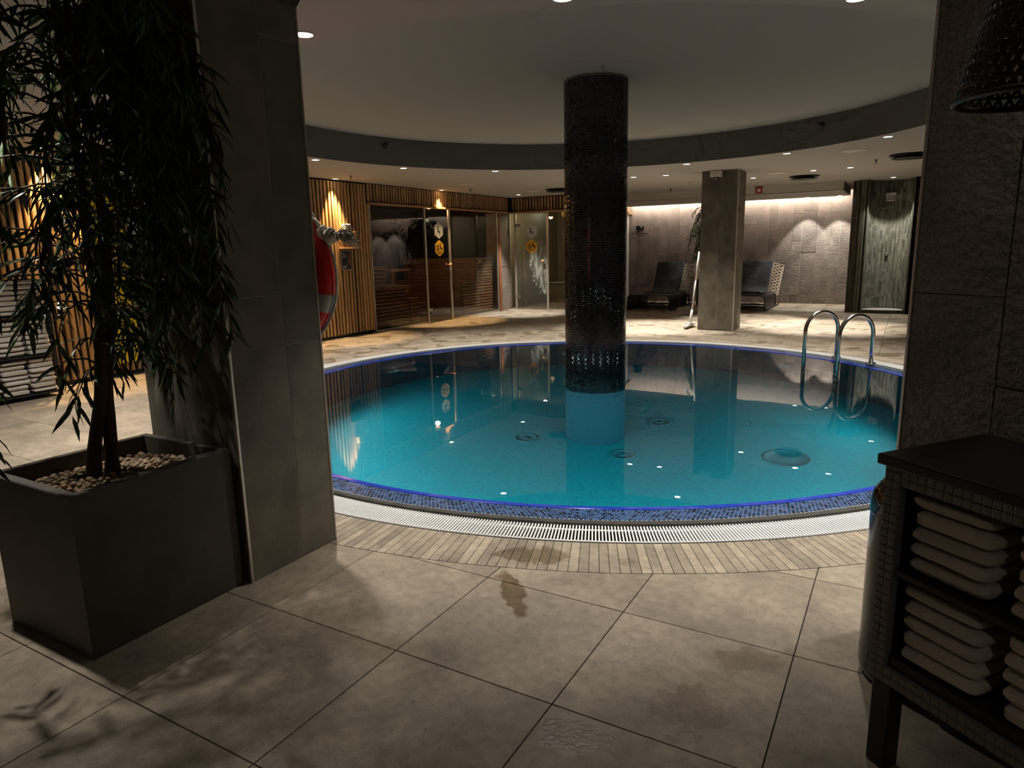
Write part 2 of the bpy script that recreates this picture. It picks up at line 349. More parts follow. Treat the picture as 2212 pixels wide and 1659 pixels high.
class MB:
    """collects geometry; build() links it as one mesh object"""
    def __init__(s): s.V = []; s.F = []
    def add(s, V, F):
        n = len(s.V); s.V += [tuple(v) for v in V]; s.F += [tuple(i + n for i in f) for f in F]; return s
    def box(s, lo, hi):
        x0, y0, z0 = lo; x1, y1, z1 = hi
        return s.add([(x0, y0, z0), (x1, y0, z0), (x1, y1, z0), (x0, y1, z0), (x0, y0, z1), (x1, y0, z1), (x1, y1, z1), (x0, y1, z1)],
                     [(0, 3, 2, 1), (4, 5, 6, 7), (0, 1, 5, 4), (1, 2, 6, 5), (2, 3, 7, 6), (3, 0, 4, 7)])
    def rbox(s, lo, hi, r=0.005):
        """box with chamfered edges"""
        bm = bmesh.new(); bmesh.ops.create_cube(bm, size=1.0)
        for v in bm.verts:
            v.co = Vector([(lo[k] + hi[k]) / 2 + v.co[k] * (hi[k] - lo[k]) for k in range(3)])
        bmesh.ops.bevel(bm, geom=list(bm.edges), offset=r, segments=2, profile=0.5, affect='EDGES')
        bm.verts.index_update()
        s.add([v.co[:] for v in bm.verts], [[v.index for v in f.verts] for f in bm.faces]); bm.free(); return s
    def prism(s, poly, z0, z1):
        n = len(poly)
        V = [(p[0], p[1], z0) for p in poly] + [(p[0], p[1], z1) for p in poly]
        F = [tuple(range(n - 1, -1, -1)), tuple(range(n, 2 * n))] + [(i, (i + 1) % n, n + (i + 1) % n, n + i) for i in range(n)]
        return s.add(V, F)
    def tube(s, P, rad, k=8, closed=False, cap=True):
        P = [Vector(p) for p in P]; n = len(P)
        rads = rad if isinstance(rad, (list, tuple)) else [rad] * n
        V = []; up = None
        for i in range(n):
            a = P[(i - 1) % n] if (closed or i > 0) else P[i]; b = P[(i + 1) % n] if (closed or i < n - 1) else P[i]
            t = (b - a).normalized()
            if up is None: up = Vector((0, 0, 1)) if abs(t.z) < 0.9 else Vector((1, 0, 0))
            x = up.cross(t)
            if x.length < 1e-5: x = Vector((1, 0, 0)).cross(t)
            x.normalize(); y = t.cross(x).normalized(); up = y
            for j in range(k):
                a2 = 2 * PI * j / k
                V.append(P[i] + (x * math.cos(a2) + y * math.sin(a2)) * rads[i])
        F = []
        for i in range(n if closed else n - 1):
            for j in range(k):
                F.append((i * k + j, i * k + (j + 1) % k, ((i + 1) % n) * k + (j + 1) % k, ((i + 1) % n) * k + j))
        if cap and not closed: F += [tuple(range(k - 1, -1, -1)), tuple(range((n - 1) * k, n * k))]
        return s.add(V, F)
    def lathe(s, prof, k=32, c=(0, 0, 0), axis='z', a0=0.0, a1=2 * PI):
        full = abs(a1 - a0 - 2 * PI) < 1e-6; kk = k if full else k + 1
        V = []; F = []
        for (r, z) in prof:
            for j in range(kk):
                a = a0 + (a1 - a0) * j / k
                p = (r * math.cos(a), r * math.sin(a), z)
                if axis == 'x': p = (p[2], p[0], p[1])
                if axis == 'y': p = (p[0], p[2], p[1])
                V.append((p[0] + c[0], p[1] + c[1], p[2] + c[2]))
        for i in range(len(prof) - 1):
            for j in range(k):
                j2 = (j + 1) % kk
                F.append((i * kk + j, i * kk + j2, (i + 1) * kk + j2, (i + 1) * kk + j))
        return s.add(V, F)
    def ribbon(s, P, Wd, w, t):
        """flat strip along P, Wd = side vectors, w width, t thickness"""
        n = len(P); V = []
        for i in range(n):
            p = Vector(P[i]); sd = Vector(Wd[i]).normalized()
            a = Vector(P[max(i - 1, 0)]); b = Vector(P[min(i + 1, n - 1)])
            nn = sd.cross((b - a).normalized()).normalized()
            V += [p - sd * w / 2 - nn * t / 2, p + sd * w / 2 - nn * t / 2, p + sd * w / 2 + nn * t / 2, p - sd * w / 2 + nn * t / 2]
        F = [(0, 1, 2, 3), (4 * n - 1, 4 * n - 2, 4 * n - 3, 4 * n - 4)]
        for i in range(n - 1):
            for j in range(4): F.append((4 * i + j, 4 * i + 4 + j, 4 * i + 4 + (j + 1) % 4, 4 * i + (j + 1) % 4))
        return s.add(V, F)
    def mesh(s, name, m, smooth=False): return mesh(name, s.V, s.F, m, smooth)
    def build(s, name, m, parent=None, smooth=False, loc=(0, 0, 0), rot=(0, 0, 0)):
        return link(name, s.mesh(name, m, smooth), parent, loc, rot)
def smooth_by_angle(o, deg=35):
    me = o.data
    me.polygons.foreach_set('use_smooth', [True] * len(me.polygons))
    try: me.set_sharp_from_angle(angle=math.radians(deg))
    except Exception: pass
    return o

# ================================================================== STRUCTURE
X0, X1, Y0, Y1 = -10.6, 3.2, -2.4, 16.9
def plate_with_hole(name, rect, c, r, z0, z1, m, n=128):
    xa, xb, ya, yb = rect
    angs = [2 * PI * k / n for k in range(n)] + [math.atan2(y - c[1], x - c[0]) % (2 * PI) for x in (xa, xb) for y in (ya, yb)]
    angs = sorted(set(round(a, 6) for a in angs)); inn = []; out = []
    for a in angs:
        dx, dy = math.cos(a), math.sin(a); t = 1e9
        if dx > 1e-9: t = min(t, (xb - c[0]) / dx)
        if dx < -1e-9: t = min(t, (xa - c[0]) / dx)
        if dy > 1e-9: t = min(t, (yb - c[1]) / dy)
        if dy < -1e-9: t = min(t, (ya - c[1]) / dy)
        inn.append((c[0] + r * dx, c[1] + r * dy)); out.append((c[0] + t * dx, c[1] + t * dy))
    k = len(angs); V = []
    for z in (z0, z1):
        V += [(p[0], p[1], z) for p in inn]; V += [(p[0], p[1], z) for p in out]
    F = []
    for i in range(k):
        j = (i + 1) % k
        F += [(i, k + i, k + j, j)[::-1], (2 * k + i, 3 * k + i, 3 * k + j, 2 * k + j), (i, j, 2 * k + j, 2 * k + i)[::-1], (k + i, k + j, 3 * k + j, 3 * k + i)]
    return mesh(name, V, F, m)

# --- floor: grout bed + stone tiles on a 0.60 m grid
floor = link('floor', plate_with_hole('floor', (X0, X1, Y0, Y1), PC, 3.56, -0.10, -0.006, M['grout']))
tag(floor, 'beige stone tiled floor around the round pool', 'floor', kind='structure')
RB = 3.865   # outer radius of the strip paving
def tile_poly(x0, y0, x1, y1):
    """tile rectangle minus the paving circle"""
    pts = [(x0, y0), (x1, y0), (x1, y1), (x0, y1)]
    def rr(p): return math.hypot(p[0] - PC[0], p[1] - PC[1])
    dens = []
    for i in range(4):
        a, b = pts[i], pts[(i + 1) % 4]
        for k in range(16): dens.append((a[0] + (b[0] - a[0]) * k / 16, a[1] + (b[1] - a[1]) * k / 16))
    ins = [rr(p) < RB for p in dens]
    if not any(ins): return pts
    if all(ins): return None
    n = len(dens); st = next(i for i in range(n) if ins[i - 1] and not ins[i])
    def cross(p, q):
        lo, hi = 0.0, 1.0; sp = rr(p) < RB
        for _ in range(30):
            mid = (lo + hi) / 2; s = (p[0] + (q[0] - p[0]) * mid, p[1] + (q[1] - p[1]) * mid)
            if (rr(s) < RB) == sp: lo = mid
            else: hi = mid
        return (p[0] + (q[0] - p[0]) * lo, p[1] + (q[1] - p[1]) * lo)
    out = [cross(dens[st - 1], dens[st])]; i = st
    while not ins[i % n]:
        out.append(dens[i % n]); i += 1
        if i > st + n: return pts
    out.append(cross(dens[(i - 1) % n], dens[i % n]))
    a0 = math.atan2(out[-1][1] - PC[1], out[-1][0] - PC[0]); a1 = math.atan2(out[0][1] - PC[1], out[0][0] - PC[0])
    d = (a1 - a0 + PI) % (2 * PI) - PI
    for k in range(1, 8):
        a = a0 + d * k / 8; out.append((PC[0] + RB * math.cos(a), PC[1] + RB * math.sin(a)))
    res = [out[0]]
    for p in out[1:]:
        if math.hypot(p[0] - res[-1][0], p[1] - res[-1][1]) > 1e-4: res.append(p)
    # drop collinear in-between points on straight edges
    keep = []
    for i in range(len(res)):
        a, b, c = res[i - 1], res[i], res[(i + 1) % len(res)]
        cr = (b[0] - a[0]) * (c[1] - b[1]) - (b[1] - a[1]) * (c[0] - b[0])
        if abs(cr) > 1e-7: keep.append(b)
    return keep if len(keep) >= 3 else None
tiles = []
J = 0.0018
ix = -0.23
for i in range(-13, 6):
    for j in range(-4, 26):
        xa, ya = -0.23 + 0.6 * i, 1.63 + 0.6 * j
        if xa < XW + 0.0 - 0.6 or xa > 2.6 or ya > YB: continue
        P = tile_poly(xa + J, ya + J, xa + 0.6 - J, ya + 0.6 - J)
        if not P: continue
        px = [proj((p[0], p[1], 0)) for p in P]
        if any(q is None for q in px): area = -1
        else:
            vis = any(-60 < q[0] < IW + 60 and 0 < q[1] < IH + 200 for q in px)
            area = abs(sum(px[k][0] * px[(k + 1) % len(px)][1] - px[(k + 1) % len(px)][0] * px[k][1] for k in range(len(px)))) / 2 if vis else 0
            if vis:
                cxp = sum(q[0] for q in px) / len(px); cyp = sum(q[1] for q in px) / len(px)
                area = min(area, 4e5)
        tiles.append((area, P))
tiles.sort(key=lambda t: -t[0])
def tile_mb(P):
    mb = MB(); n = len(P)
    cx = sum(p[0] for p in P) / n; cy = sum(p[1] for p in P) / n
    mb.prism(P, -0.012, -0.0012)
    ins = [(p[0] + (cx - p[0]) * 0.004, p[1] + (cy - p[1]) * 0.004) for p in P]
    V = [(p[0], p[1], -0.0012) for p in P] + [(p[0], p[1], 0.0) for p in ins]
    mb.F.pop(1)
    mb.add(V, [(i, (i + 1) % n, n + (i + 1) % n, n + i) for i in range(n)] + [tuple(range(n, 2 * n))])
    return mb
rest = MB()
for k, (a, P) in enumerate(tiles):
    if k < 290 and a > 0: tile_mb(P).build('floor_tile', M['tile'], floor)
    else:
        t = tile_mb(P); rest.add(t.V, t.F)
o = rest.build('far_floor_tiles', M['tile'], floor); o['kind'] = 'stuff'

# --- pool: basin, rim, gutter grate, strip paving
def ringpt(r, a, z=0.0): return (PC[0] + r * math.cos(a), PC[1] + r * math.sin(a), z)
DEPTH = -1.62
pool = empty('swimming_pool', (PC[0], PC[1], 0)); tag(pool, 'round teal plunge pool with cobalt edge and white overflow grate', 'pool', kind='structure')
mb = MB(); mb.lathe([(3.335, 0.028), (3.167, 0.020), (3.130, 0.016), (3.13, 0.0), (3.13, DEPTH)], 160)
b = MB(); b.lathe([(3.13, 0.0), (3.13, DEPTH)], 160); o = b.build('pool_wall', M['poolwall'], pool, True)
b = MB(); b.lathe([(3.13, DEPTH), (0.29, DEPTH)], 160); o = b.build('pool_floor', M['poolfloor'], pool)
b = MB(); b.lathe([(3.355, -0.09), (3.355, 0.005), (3.345, 0.008), (3.330, 0.0065), (3.30, 0.006), (3.167, 0.004), (3.13, -0.002)], 200); o = b.build('rim_bed', M['rimgrout'], pool, True)
b = MB(); b.lathe([(3.3555, -0.08), (3.3600, -0.01), (3.3595, 0.008), (3.352, 0.0120), (3.326, 0.0115), (3.320, 0.0062)], 200); o = b.build('rim_stone_edge', M['rimstone'], pool, True)
b = MB(); b.lathe([(3.565, -0.005), (3.565, -0.085), (3.355, -0.085)], 160); o = b.build('gutter_channel', M['channel'], pool, True)
# cobalt edge tiles
N_EDGE = 168
eg = MB()
da = 2 * PI / N_EDGE
prof = [(3.127, -0.01), (3.127, 0.005), (3.131, 0.009), (3.163, 0.0105), (3.167, 0.0075), (3.167, -0.002)]
for s in range(4):
    for (r, z) in prof:
        a = (-0.5 + 0.01 + 0.98 * s / 3) * da
        eg.V.append((r * math.cos(a), r * math.sin(a), z))
n = len(prof)
for s in range(3):
    for q in range(n - 1): eg.F.append((s * n + q, (s + 1) * n + q, (s + 1) * n + q + 1, s * n + q + 1))
eg.F += [tuple(range(n - 1, -1, -1)), tuple(range(3 * n, 4 * n))]
em = eg.mesh('edge_tile', M['trimblue'])
for k in range(N_EDGE): link('edge_tile', em, pool, rot=(0, 0, k * da + 0.006))
# penny-hex mosaic on the sloping rim
def hex_patch(mb, c, ex, ey, nn, r, h):
    """hexagon at c, in-plane axes ex, ey, normal nn, radius r, height h with soft edge"""
    V = []
    for rr, hh in ((r, 0.0), (r * 0.97, h * 0.75), (r * 0.80, h)):
        for k in range(6):
            a = PI / 6 + k * PI / 3
            V.append(c + (ex * math.cos(a) + ey * math.sin(a)) * rr + nn * hh)
    F = []
    for l in range(2):
        for k in range(6): F.append((l * 6 + k, l * 6 + (k + 1) % 6, l * 6 + 6 + (k + 1) % 6, l * 6 + 6 + k))
    F.append(tuple(range(12, 18)))
    mb.add(V, F)
hb = MB()
rows = 8
for q in range(rows):
    r = 3.178 + 0.0205 * q
    if r > 3.31: break
    n = 860
    z = 0.0050 + (r - 3.167) * 0.014
    for k in range(n):
        a = 2 * PI * (k + 0.5 * (q % 2)) / n
        er = Vector((math.cos(a), math.sin(a), 0)); et = Vector((-math.sin(a), math.cos(a), 0)); nn = Vector((0, 0, 1))
        p = proj((PC[0] + er.x * r, PC[1] + er.y * r, 0))
        if p is None: continue
        hex_patch(hb, Vector((er.x * r, er.y * r, z)), et, er, nn, 0.0120, 0.0006)
o = hb.build('rim_mosaic', M['hexrim'], pool); o['kind'] = 'stuff'
# underwater fittings
for (x, y, r) in ((-3.13, 5.65, .11), (-2.12, 5.65, .11), (-2.10, 6.65, .11), (-0.79, 6.13, .2)):
    b = MB(); b.lathe([(r, 0.0), (r, 0.010), (r * .93, 0.014), (r * .90, 0.005), (r * .3, 0.005), (r * .26, 0.009), (0.001, 0.009)], 28)
    b.build('floor_inlet', M['inlet'], pool, True, loc=(x - PC[0], y - PC[1], DEPTH + .001))
# gutter grate: white bars on ring rods
grate = empty('gutter_grate', (PC[0], PC[1], 0)); tag(grate, 'white plastic overflow grate ringing the round pool', 'grate', kind='structure')
NB = 1360
gb = MB(); gb.rbox((3.374, -0.0038, -0.0075), (3.560, 0.0038, 0.0045), 0.0022)
gm = gb.mesh('grate_bar', M['grate'])
order = sorted(range(NB), key=lambda k: abs(((2 * PI * k / NB) - math.atan2(-PC[1], -PC[0]) + PI) % (2 * PI) - PI))
near = set(order[:290])
rest = MB(); bx = MB(); bx.box((3.374, -0.0038, -0.0075), (3.560, 0.0038, 0.0045))
for k in range(NB):
    a = 2 * PI * k / NB
    if k in near: link('grate_bar', gm, grate, rot=(0, 0, a))
    else:
        ca, sa = math.cos(a), math.sin(a)
        rest.add([(x * ca - y * sa, x * sa + y * ca, z) for x, y, z in bx.V], bx.F)
o = rest.build('far_grate_bars', M['grate'], grate); o['kind'] = 'stuff'
for r in (3.405, 3.535):
    b = MB(); b.tube([(r * math.cos(2 * PI * k / 120), r * math.sin(2 * PI * k / 120), -0.010) for k in range(120)], 0.0065, 6, closed=True)
    b.build('ring_rod', M['grate'], grate, True)
# radial stone strips
strips = empty('strip_paving', (PC[0], PC[1], 0)); tag(strips, 'ring of narrow radial stone strips edging the round pool', 'paving', kind='structure')
NP = 542
def strip_mb(k):
    mb = MB(); a0 = 2 * PI * (k + 0.035) / NP; a1 = 2 * PI * (k + 0.965) / NP
    am = (a0 + a1) / 2
    P = [(3.568 * math.cos(a0), 3.568 * math.sin(a0)), (3.860 * math.cos(a0), 3.860 * math.sin(a0)), (3.861 * math.cos(am), 3.861 * math.sin(am)), (3.860 * math.cos(a1), 3.860 * math.sin(a1)), (3.568 * math.cos(a1), 3.568 * math.sin(a1))]
    return mb.prism(P, -0.012, 0.0)
sm = strip_mb(-0.5).mesh('paving_strip', M['paver'])
order = sorted(range(NP), key=lambda k: abs(((2 * PI * k / NP) - math.atan2(-PC[1], -PC[0]) + PI) % (2 * PI) - PI))
near = set(order[:285]); rest = MB(); base = strip_mb(-0.5)
for k in range(NP):
    a = 2 * PI * k / NP
    if k in near: link('paving_strip', sm, strips, rot=(0, 0, a))
    else:
        ca, sa = math.cos(a), math.sin(a)
        rest.add([(x * ca - y * sa, x * sa + y * ca, z) for x, y, z in base.V], base.F)
o = rest.build('far_paving_strips', M['paver'], strips); o['kind'] = 'stuff'
b = MB(); b.lathe([(3.862, -0.005), (3.564, -0.005)], 160); b.build('strip_bed', M['grout'], strips)
# water
b = MB(); b.lathe([(3.128, 0.004), (0.288, 0.004)], 160)
water = b.build('water', M['water'], None, loc=(PC[0], PC[1], 0)); tag(water, 'still clear teal water filling the round pool', 'water', kind='structure')

# --- round mosaic column
colm = empty('column', (PC[0], PC[1], DEPTH)); tag(colm, 'round pool column clad in dark blue hexagon mosaic', 'column', kind='structure')
b = MB(); b.lathe([(0.2865, 0.04 - DEPTH), (0.2865, ZU - DEPTH)], 72); b.build('shaft', M['hexgrout'], colm, True)
b = MB(); b.lathe([(0.288, 0.0), (0.288, 0.04 - DEPTH)], 72); b.build('submerged_shaft', M['undergrout'], colm, True)
hb = MB(); hu = MB(); n = 74; pw = 2 * PI * 0.2875 / n; rh = pw * 0.866
z = -0.20; q = 0
while z < ZU - 0.01:
    for k in range(n):
        a = 2 * PI * (k + 0.5 * (q % 2)) / n
        er = Vector((math.cos(a), math.sin(a), 0)); et = Vector((-math.sin(a), math.cos(a), 0))
        if er.dot(Vector((PC[0], PC[1], 0)).normalized()) > 0.45: continue
        hex_patch(hb if z > 0.03 else hu, Vector((er.x * 0.2868, er.y * 0.2868, z - DEPTH)), et, Vector((0, 0, 1)), er, pw * 0.515, 0.0016)
    z += rh; q += 1
o = hb.build('hexagon_mosaic', M['hexdark'], colm); o['kind'] = 'stuff'
o = hu.build('submerged_mosaic', M['hexunder'], colm); o['kind'] = 'stuff'
b = MB(); b.tube([(0.29, 0.0, 0), (0.33, -0.03, .01), (0.335, -0.05, -.02), (0.30, -0.05, -.05)], .004, 6)
b.build('hook', M['steel'], colm, True, loc=(0, 0, 2.28 - DEPTH), rot=(0, 0, -0.5))

# --- ceilings
ceil = link('ceiling', plate_with_hole('ceiling', (X0, X1, Y0, Y1), CC, CR + .006, ZC, ZC + 0.002, M['ceil'])); tag(ceil, 'low pale ceiling with a round recess above the pool', 'ceiling', kind='structure')
b = MB(); b.lathe([(CR + 0.05, ZU), (0.001, ZU)], 128); o = b.build('ceiling', M['ceilup'], None, loc=(CC[0], CC[1], 0)); tag(o, 'grey raised round ceiling panel over the pool', 'ceiling', kind='structure')
b = MB(); b.lathe([(CR + .0065, ZC + .0004), (CR + .0065, ZU + .01)], 160); o = b.build('trim_1', M['fascia'], None, True, loc=(CC[0], CC[1], 0)); tag(o, 'dark grey curved fascia around the ceiling recess', 'fascia', kind='structure')

# --- outer walls
def wallbox(name, lo, hi, m, label, parent=None):
    b = MB(); b.box(lo, hi); o = b.build(name, m, parent)
    if parent is None: tag(o, label, 'wall', kind='structure')
    return o
wallbox('wall_front', (X0, Y0 - .1, 0), (X1, Y0, ZC), M['darkwall'], 'plain dark wall behind the camera')
wallbox('wall_right', (X1, Y0, 0), (X1 + .1, Y1, ZC), M['darkwall'], 'plain dark wall far right')

# --- slatted wall (left) with sauna header
wl = empty('wall_left', (XW, 0, 0)); tag(wl, 'wall of upright oak slats over a black backing', 'wall', kind='structure')
b = MB(); b.box((-0.12, Y0, 0.0), (-0.028, 8.86, ZC)); b.box((-0.12, 8.86, 2.15), (-0.028, 13.50, ZC)); b.box((-.16, 13.46, 2.15), (.02, 13.70, ZC)); b.build('backing', M['black'], wl)
b = MB(); b.box((-0.03, Y0, 0.0), (-0.012, 8.86, 0.055)); b.build('plinth', M['black'], wl)
def slat_mesh(h, w=0.040, d=0.030):
    b = MB(); b.rbox((-d, -w / 2, 0), (0.0, w / 2, h), 0.003); return b.mesh('slat', M['slat'])
full = slat_mesh(ZC - 0.025 - 0.05); head = slat_mesh(0.285)
y = 1.6; 
while y < 8.84:
    w = R.uniform(-.004, .004)
    link('slat', full, wl, loc=(R.choice((0, 0, 0, .006)), y + w, 0.05)); y += 0.0735
y = 8.90
while y < 13.50:
    link('slat', head, wl, loc=(R.choice((0, 0, .005)), y + R.uniform(-.003, .003), 2.165)); y += 0.0735
b = MB(); b.rbox((-0.06, 8.855, 2.118), (0.055, 13.52, 2.150), .004); o = b.build('ledge', M['wood'], wl)
b = MB(); b.rbox((-0.06, 8.845, 0.03), (0.004, 8.875, 2.13), .004); b.build('end_board', M['slat'], wl)
b = MB(); b.box((-0.05, Y0, ZC - .022), (-0.005, 13.5, ZC)); b.build('shadow_gap', M['black'], wl)

# --- sauna: glass front, interior
def pane(name, lo, hi, m, parent): b = MB(); b.box(lo, hi); return b.build(name, m, parent)
w1 = empty('window_1', (XW, 8.9, 0)); tag(w1, 'fixed sauna glass panel beside the slatted wall', 'window', kind='structure')
pane('pane', (-0.006, 0.0, 0.03), (0.004, 1.47, 2.118), M['glass'], w1)
b = MB(); b.box((-.015, -.02, 0), (.015, 1.5, .03)); b.build('bottom_channel', M['brushed'], w1)
b = MB(); b.rbox((-.022, 1.462, 0), (.022, 1.502, 2.118), .004); b.build('post', M['brushed'], w1)
b = MB(); b.box((-.012, -.02, .03), (.012, 0.0, 2.118)); b.build('side_channel', M['brushed'], w1)
d1 = empty('door_1', (XW, 10.41, 0)); tag(d1, 'glass sauna door with wooden knob and hexagon stickers', 'door', kind='structure')
pane('pane', (-0.006, 0.0, 0.012), (0.004, 0.735, 2.11), M['glass'], d1)
b = MB(); b.rbox((-.02, .735, 0), (.02, .790, 2.118), .006); b.build('post', M['brushed'], d1)
for z in (.22, 1.86):
    b = MB(); b.rbox((-.018, -.005, z), (.022, .09, z + .055), .004); b.build('hinge', M['steel'], d1)
b = MB(); b.lathe([(.0, .005), (.012, .005), (.012, .03), (.030, .035), (.034, .055), (.026, .07), (.0, .072)], 20, axis='x'); b.build('knob', M['brass'], d1, True, loc=(0, .70, 1.07))
b = MB(); b.lathe([(.0, -.005), (.012, -.005), (.012, -.03), (.030, -.035), (.034, -.055), (.0, -.07)], 20, axis='x'); b.build('knob', M['brass'], d1, True, loc=(0, .70, 1.07))
w2 = empty('window_2', (XW, 11.21, 0)); tag(w2, 'fixed sauna glass panel beside the steam room corner', 'window', kind='structure')
pane('pane', (-0.006, 0.0, 0.03), (0.004, 1.74, 2.118), M['glass'], w2)
b = MB(); b.box((-.015, -.01, 0), (.015, 1.76, .03)); b.build('bottom_channel', M['brushed'], w2)
b = MB(); b.rbox((-.018, 1.74, 0), (.018, 1.775, 2.118), .004); b.build('post', M['brushed'], w2)
t = MB(); t.rbox((XW - .03, 13.0, 0.0), (XW + .03, 13.09, 2.12), .006); o = t.build('trim_2', M['redwood']); tag(o, 'reddish wooden post at the sauna corner', 'post', kind='structure')
# stone pier between sauna and steam room
pier = empty('wall_pier', (XW, 13.3, 0)); tag(pier, 'narrow grey stone pier between sauna and steam room', 'wall', kind='structure')
b = MB(); b.box((-.35, -.2, 0), (-.035, .34, 2.12)); b.build('core', M['stonegrout'], pier)
for z0, z1 in ((0.0, 0.95), (0.96, 2.118)):
    b = MB(); b.rbox((-.035, -.20, z0 + .003), (-.018, .27, z1), .003); b.build('stone_tile', M['stone'], pier)
# hexagon stickers
def hexagon(r, t):  # in y-z plane, pointy top
    return [(math.sin(k * PI / 3) * r, math.cos(k * PI / 3) * r) for k in range(6)]
def sticker_parts(root, ax, ofs):
    """ax maps (a, b, d) -> xyz: a across, b up, d off the glass"""
    def flat(name, polys, m, d0, d1, par):
        mb = MB()
        for P in polys:
            n = len(P)
            V = [ax(p[0], p[1], d0) for p in P] + [ax(p[0], p[1], d1) for p in P]
            mb.add(V, [tuple(range(n)), tuple(range(2 * n - 1, n - 1, -1))] + [(i, n + i, n + (i + 1) % n, (i + 1) % n) for i in range(n)])
        return mb.build(name, m, par)
    def circ(cx, cy, r, n=14): return [(cx + r * math.cos(2 * PI * k / n), cy + r * math.sin(2 * PI * k / n)) for k in range(n)]
    def person(cx, cy, s):
        return [circ(cx, cy + .085 * s, .020 * s), [(cx - .018 * s, cy + .055 * s), (cx + .018 * s, cy + .055 * s), (cx + .020 * s, cy - .005 * s), (cx - .018 * s, cy - .025 * s)],
                [(cx - .018 * s, cy - .025 * s), (cx + .02 * s, cy - .005 * s), (cx + .075 * s, cy - .012 * s), (cx + .075 * s, cy - .035 * s), (cx, cy - .04 * s)],
                [(cx + .055 * s, cy - .03 * s), (cx + .075 * s, cy - .03 * s), (cx + .078 * s, cy - .095 * s), (cx + .058 * s, cy - .095 * s)]]
    g = flat('grey_sticker', [[(p[0] * .87 / .866, p[1]) for p in hexagon(.153, 0)]], M['signgrey'], .005, .007, root)
    g.location = Vector(ax(0, 1.719, 0)) + Vector(ofs); flat('pictogram', person(-.02, .0, .8), M['ink'], .0075, .0085, g)
    h = flat('yellow_sticker', [hexagon(.155, 0)], M['signyellow'], .005, .007, root)
    h.location = Vector(ax(0, 1.390, 0)) + Vector(ofs)
    flat('pictogram', person(.035, .02, .75), M['ink'], .0075, .0085, h)
    ring = []
    for k in range(24):
        a0, a1 = 2 * PI * k / 24, 2 * PI * (k + 1) / 24
        ring.append([(-.055 + r * math.cos(a), .012 + r * math.sin(a)) for r, a in ((.050, a0), (.057, a0), (.057, a1), (.050, a1))])
    ring.append([(-.055 - .042, .012 + .034), (-.055 - .036, .012 + .040), (-.055 + .042, .012 - .034), (-.055 + .036, .012 - .040)])
    flat('prohibition_ring', ring, M['ink'], .0075, .0085, h)
    flat('crossed_figure', [circ(-.05, .035, .011), [(-.062, .02), (-.045, .022), (-.04, -.005), (-.06, -.008)], [(-.06, -.008), (-.04, -.005), (-.028, -.03), (-.04, -.03)], [(-.075, -.03), (-.065, -.03), (-.048, -.006), (-.06, -.008)]], M['ink'], .0075, .0085, h)
    flat('caption', [[(x, y), (x + w, y), (x + w, y + .010), (x, y + .010)] for x, y, w in ((-.075, -.075, .025), (-.040, -.075, .055), (.025, -.075, .045), (-.035, -.1, .07))], M['ink'], .0075, .0085, h)
sticker_parts(d1, lambda a, b, d: (d, a, b), (0, .41, 0))

# --- sauna interior
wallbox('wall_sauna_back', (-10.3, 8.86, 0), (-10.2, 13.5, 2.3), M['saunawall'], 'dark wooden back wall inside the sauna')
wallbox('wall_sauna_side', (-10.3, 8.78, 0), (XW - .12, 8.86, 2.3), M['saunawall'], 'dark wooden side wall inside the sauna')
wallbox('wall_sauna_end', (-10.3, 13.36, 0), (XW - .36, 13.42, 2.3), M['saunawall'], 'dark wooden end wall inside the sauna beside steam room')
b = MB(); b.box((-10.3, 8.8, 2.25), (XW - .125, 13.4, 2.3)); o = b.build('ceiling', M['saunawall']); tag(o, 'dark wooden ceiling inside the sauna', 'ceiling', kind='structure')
def bench_boards(root, xa, ya, yb, z0, z1, ph=.062, t=.022):
    n = max(1, round((z1 - z0) / ph)); h = (z1 - z0) / n
    for k in range(n):
        b = MB(); b.box((xa - t, ya, z0 + k * h + .019), (xa, yb, z0 + (k + 1) * h)); b.build('board', M['bench'], root)
def side_boards(root, ya, xa, xb, z0, z1, sgn, ph=.09):
    n = max(1, round((z1 - z0) / ph)); h = (z1 - z0) / n
    for k in range(n):
        b = MB(); b.box((xa, min(ya, ya + sgn * .02), z0 + k * h + .006), (xb, max(ya, ya + sgn * .02), z0 + (k + 1) * h)); b.build('board', M['bench'], root)
def bench(label, steps, sgn):
    """steps: (y near the aisle, y far, z top); sgn -1: aisle on low-y side"""
    root = empty('sauna_bench', (0, 0, 0)); tag(root, label, 'bench')
    zp = 0.0
    for (ya, yb, z) in steps:
        lo, hi = min(ya, yb), max(ya, yb)
        bench_boards(root, -7.95, lo, hi, zp if zp else .02, z - .02)
        b = MB(); b.rbox((-9.9, lo - .01, z - .022), (-7.94, hi + .01, z), .004); b.build('seat_top', M['bench'], root)
        side_boards(root, ya, -9.9, -7.98, zp if zp else .02, z - .03, -sgn)
        zp = z
    b = MB(); b.box((-9.9, min(s[0] for s in steps) + .05 if sgn > 0 else min(s[1] for s in steps) + .02, 0.0), (-7.98, (max(s[1] for s in steps) if sgn > 0 else max(s[0] for s in steps)) - .05, .06)); b.build('base', M['black'], root)
    return root
bench('stepped sauna bench of horizontal boards beside the steam room', [(11.77, 12.98, .72), (12.34, 12.98, 1.175)], 1)
bench('stepped sauna bench of horizontal boards beside the slatted wall', [(10.0, 8.95, .74), (9.40, 8.95, 1.10)], -1)
st = empty('sauna_step', (0, 0, 0)); tag(st, 'small slatted wooden step in front of the sauna bench end', 'step')
bench_boards(st, -7.97, 10.05, 10.32, .01, .47); b = MB(); b.rbox((-8.6, 10.04, .47), (-7.96, 10.33, .49), .003); b.build('step_top', M['bench'], st)
side_boards(st, 10.33, -8.6, -7.99, .01, .46, 1)
st = empty('sauna_step', (0, 0, 0)); tag(st, 'low wooden step between the two stepped sauna benches', 'step')
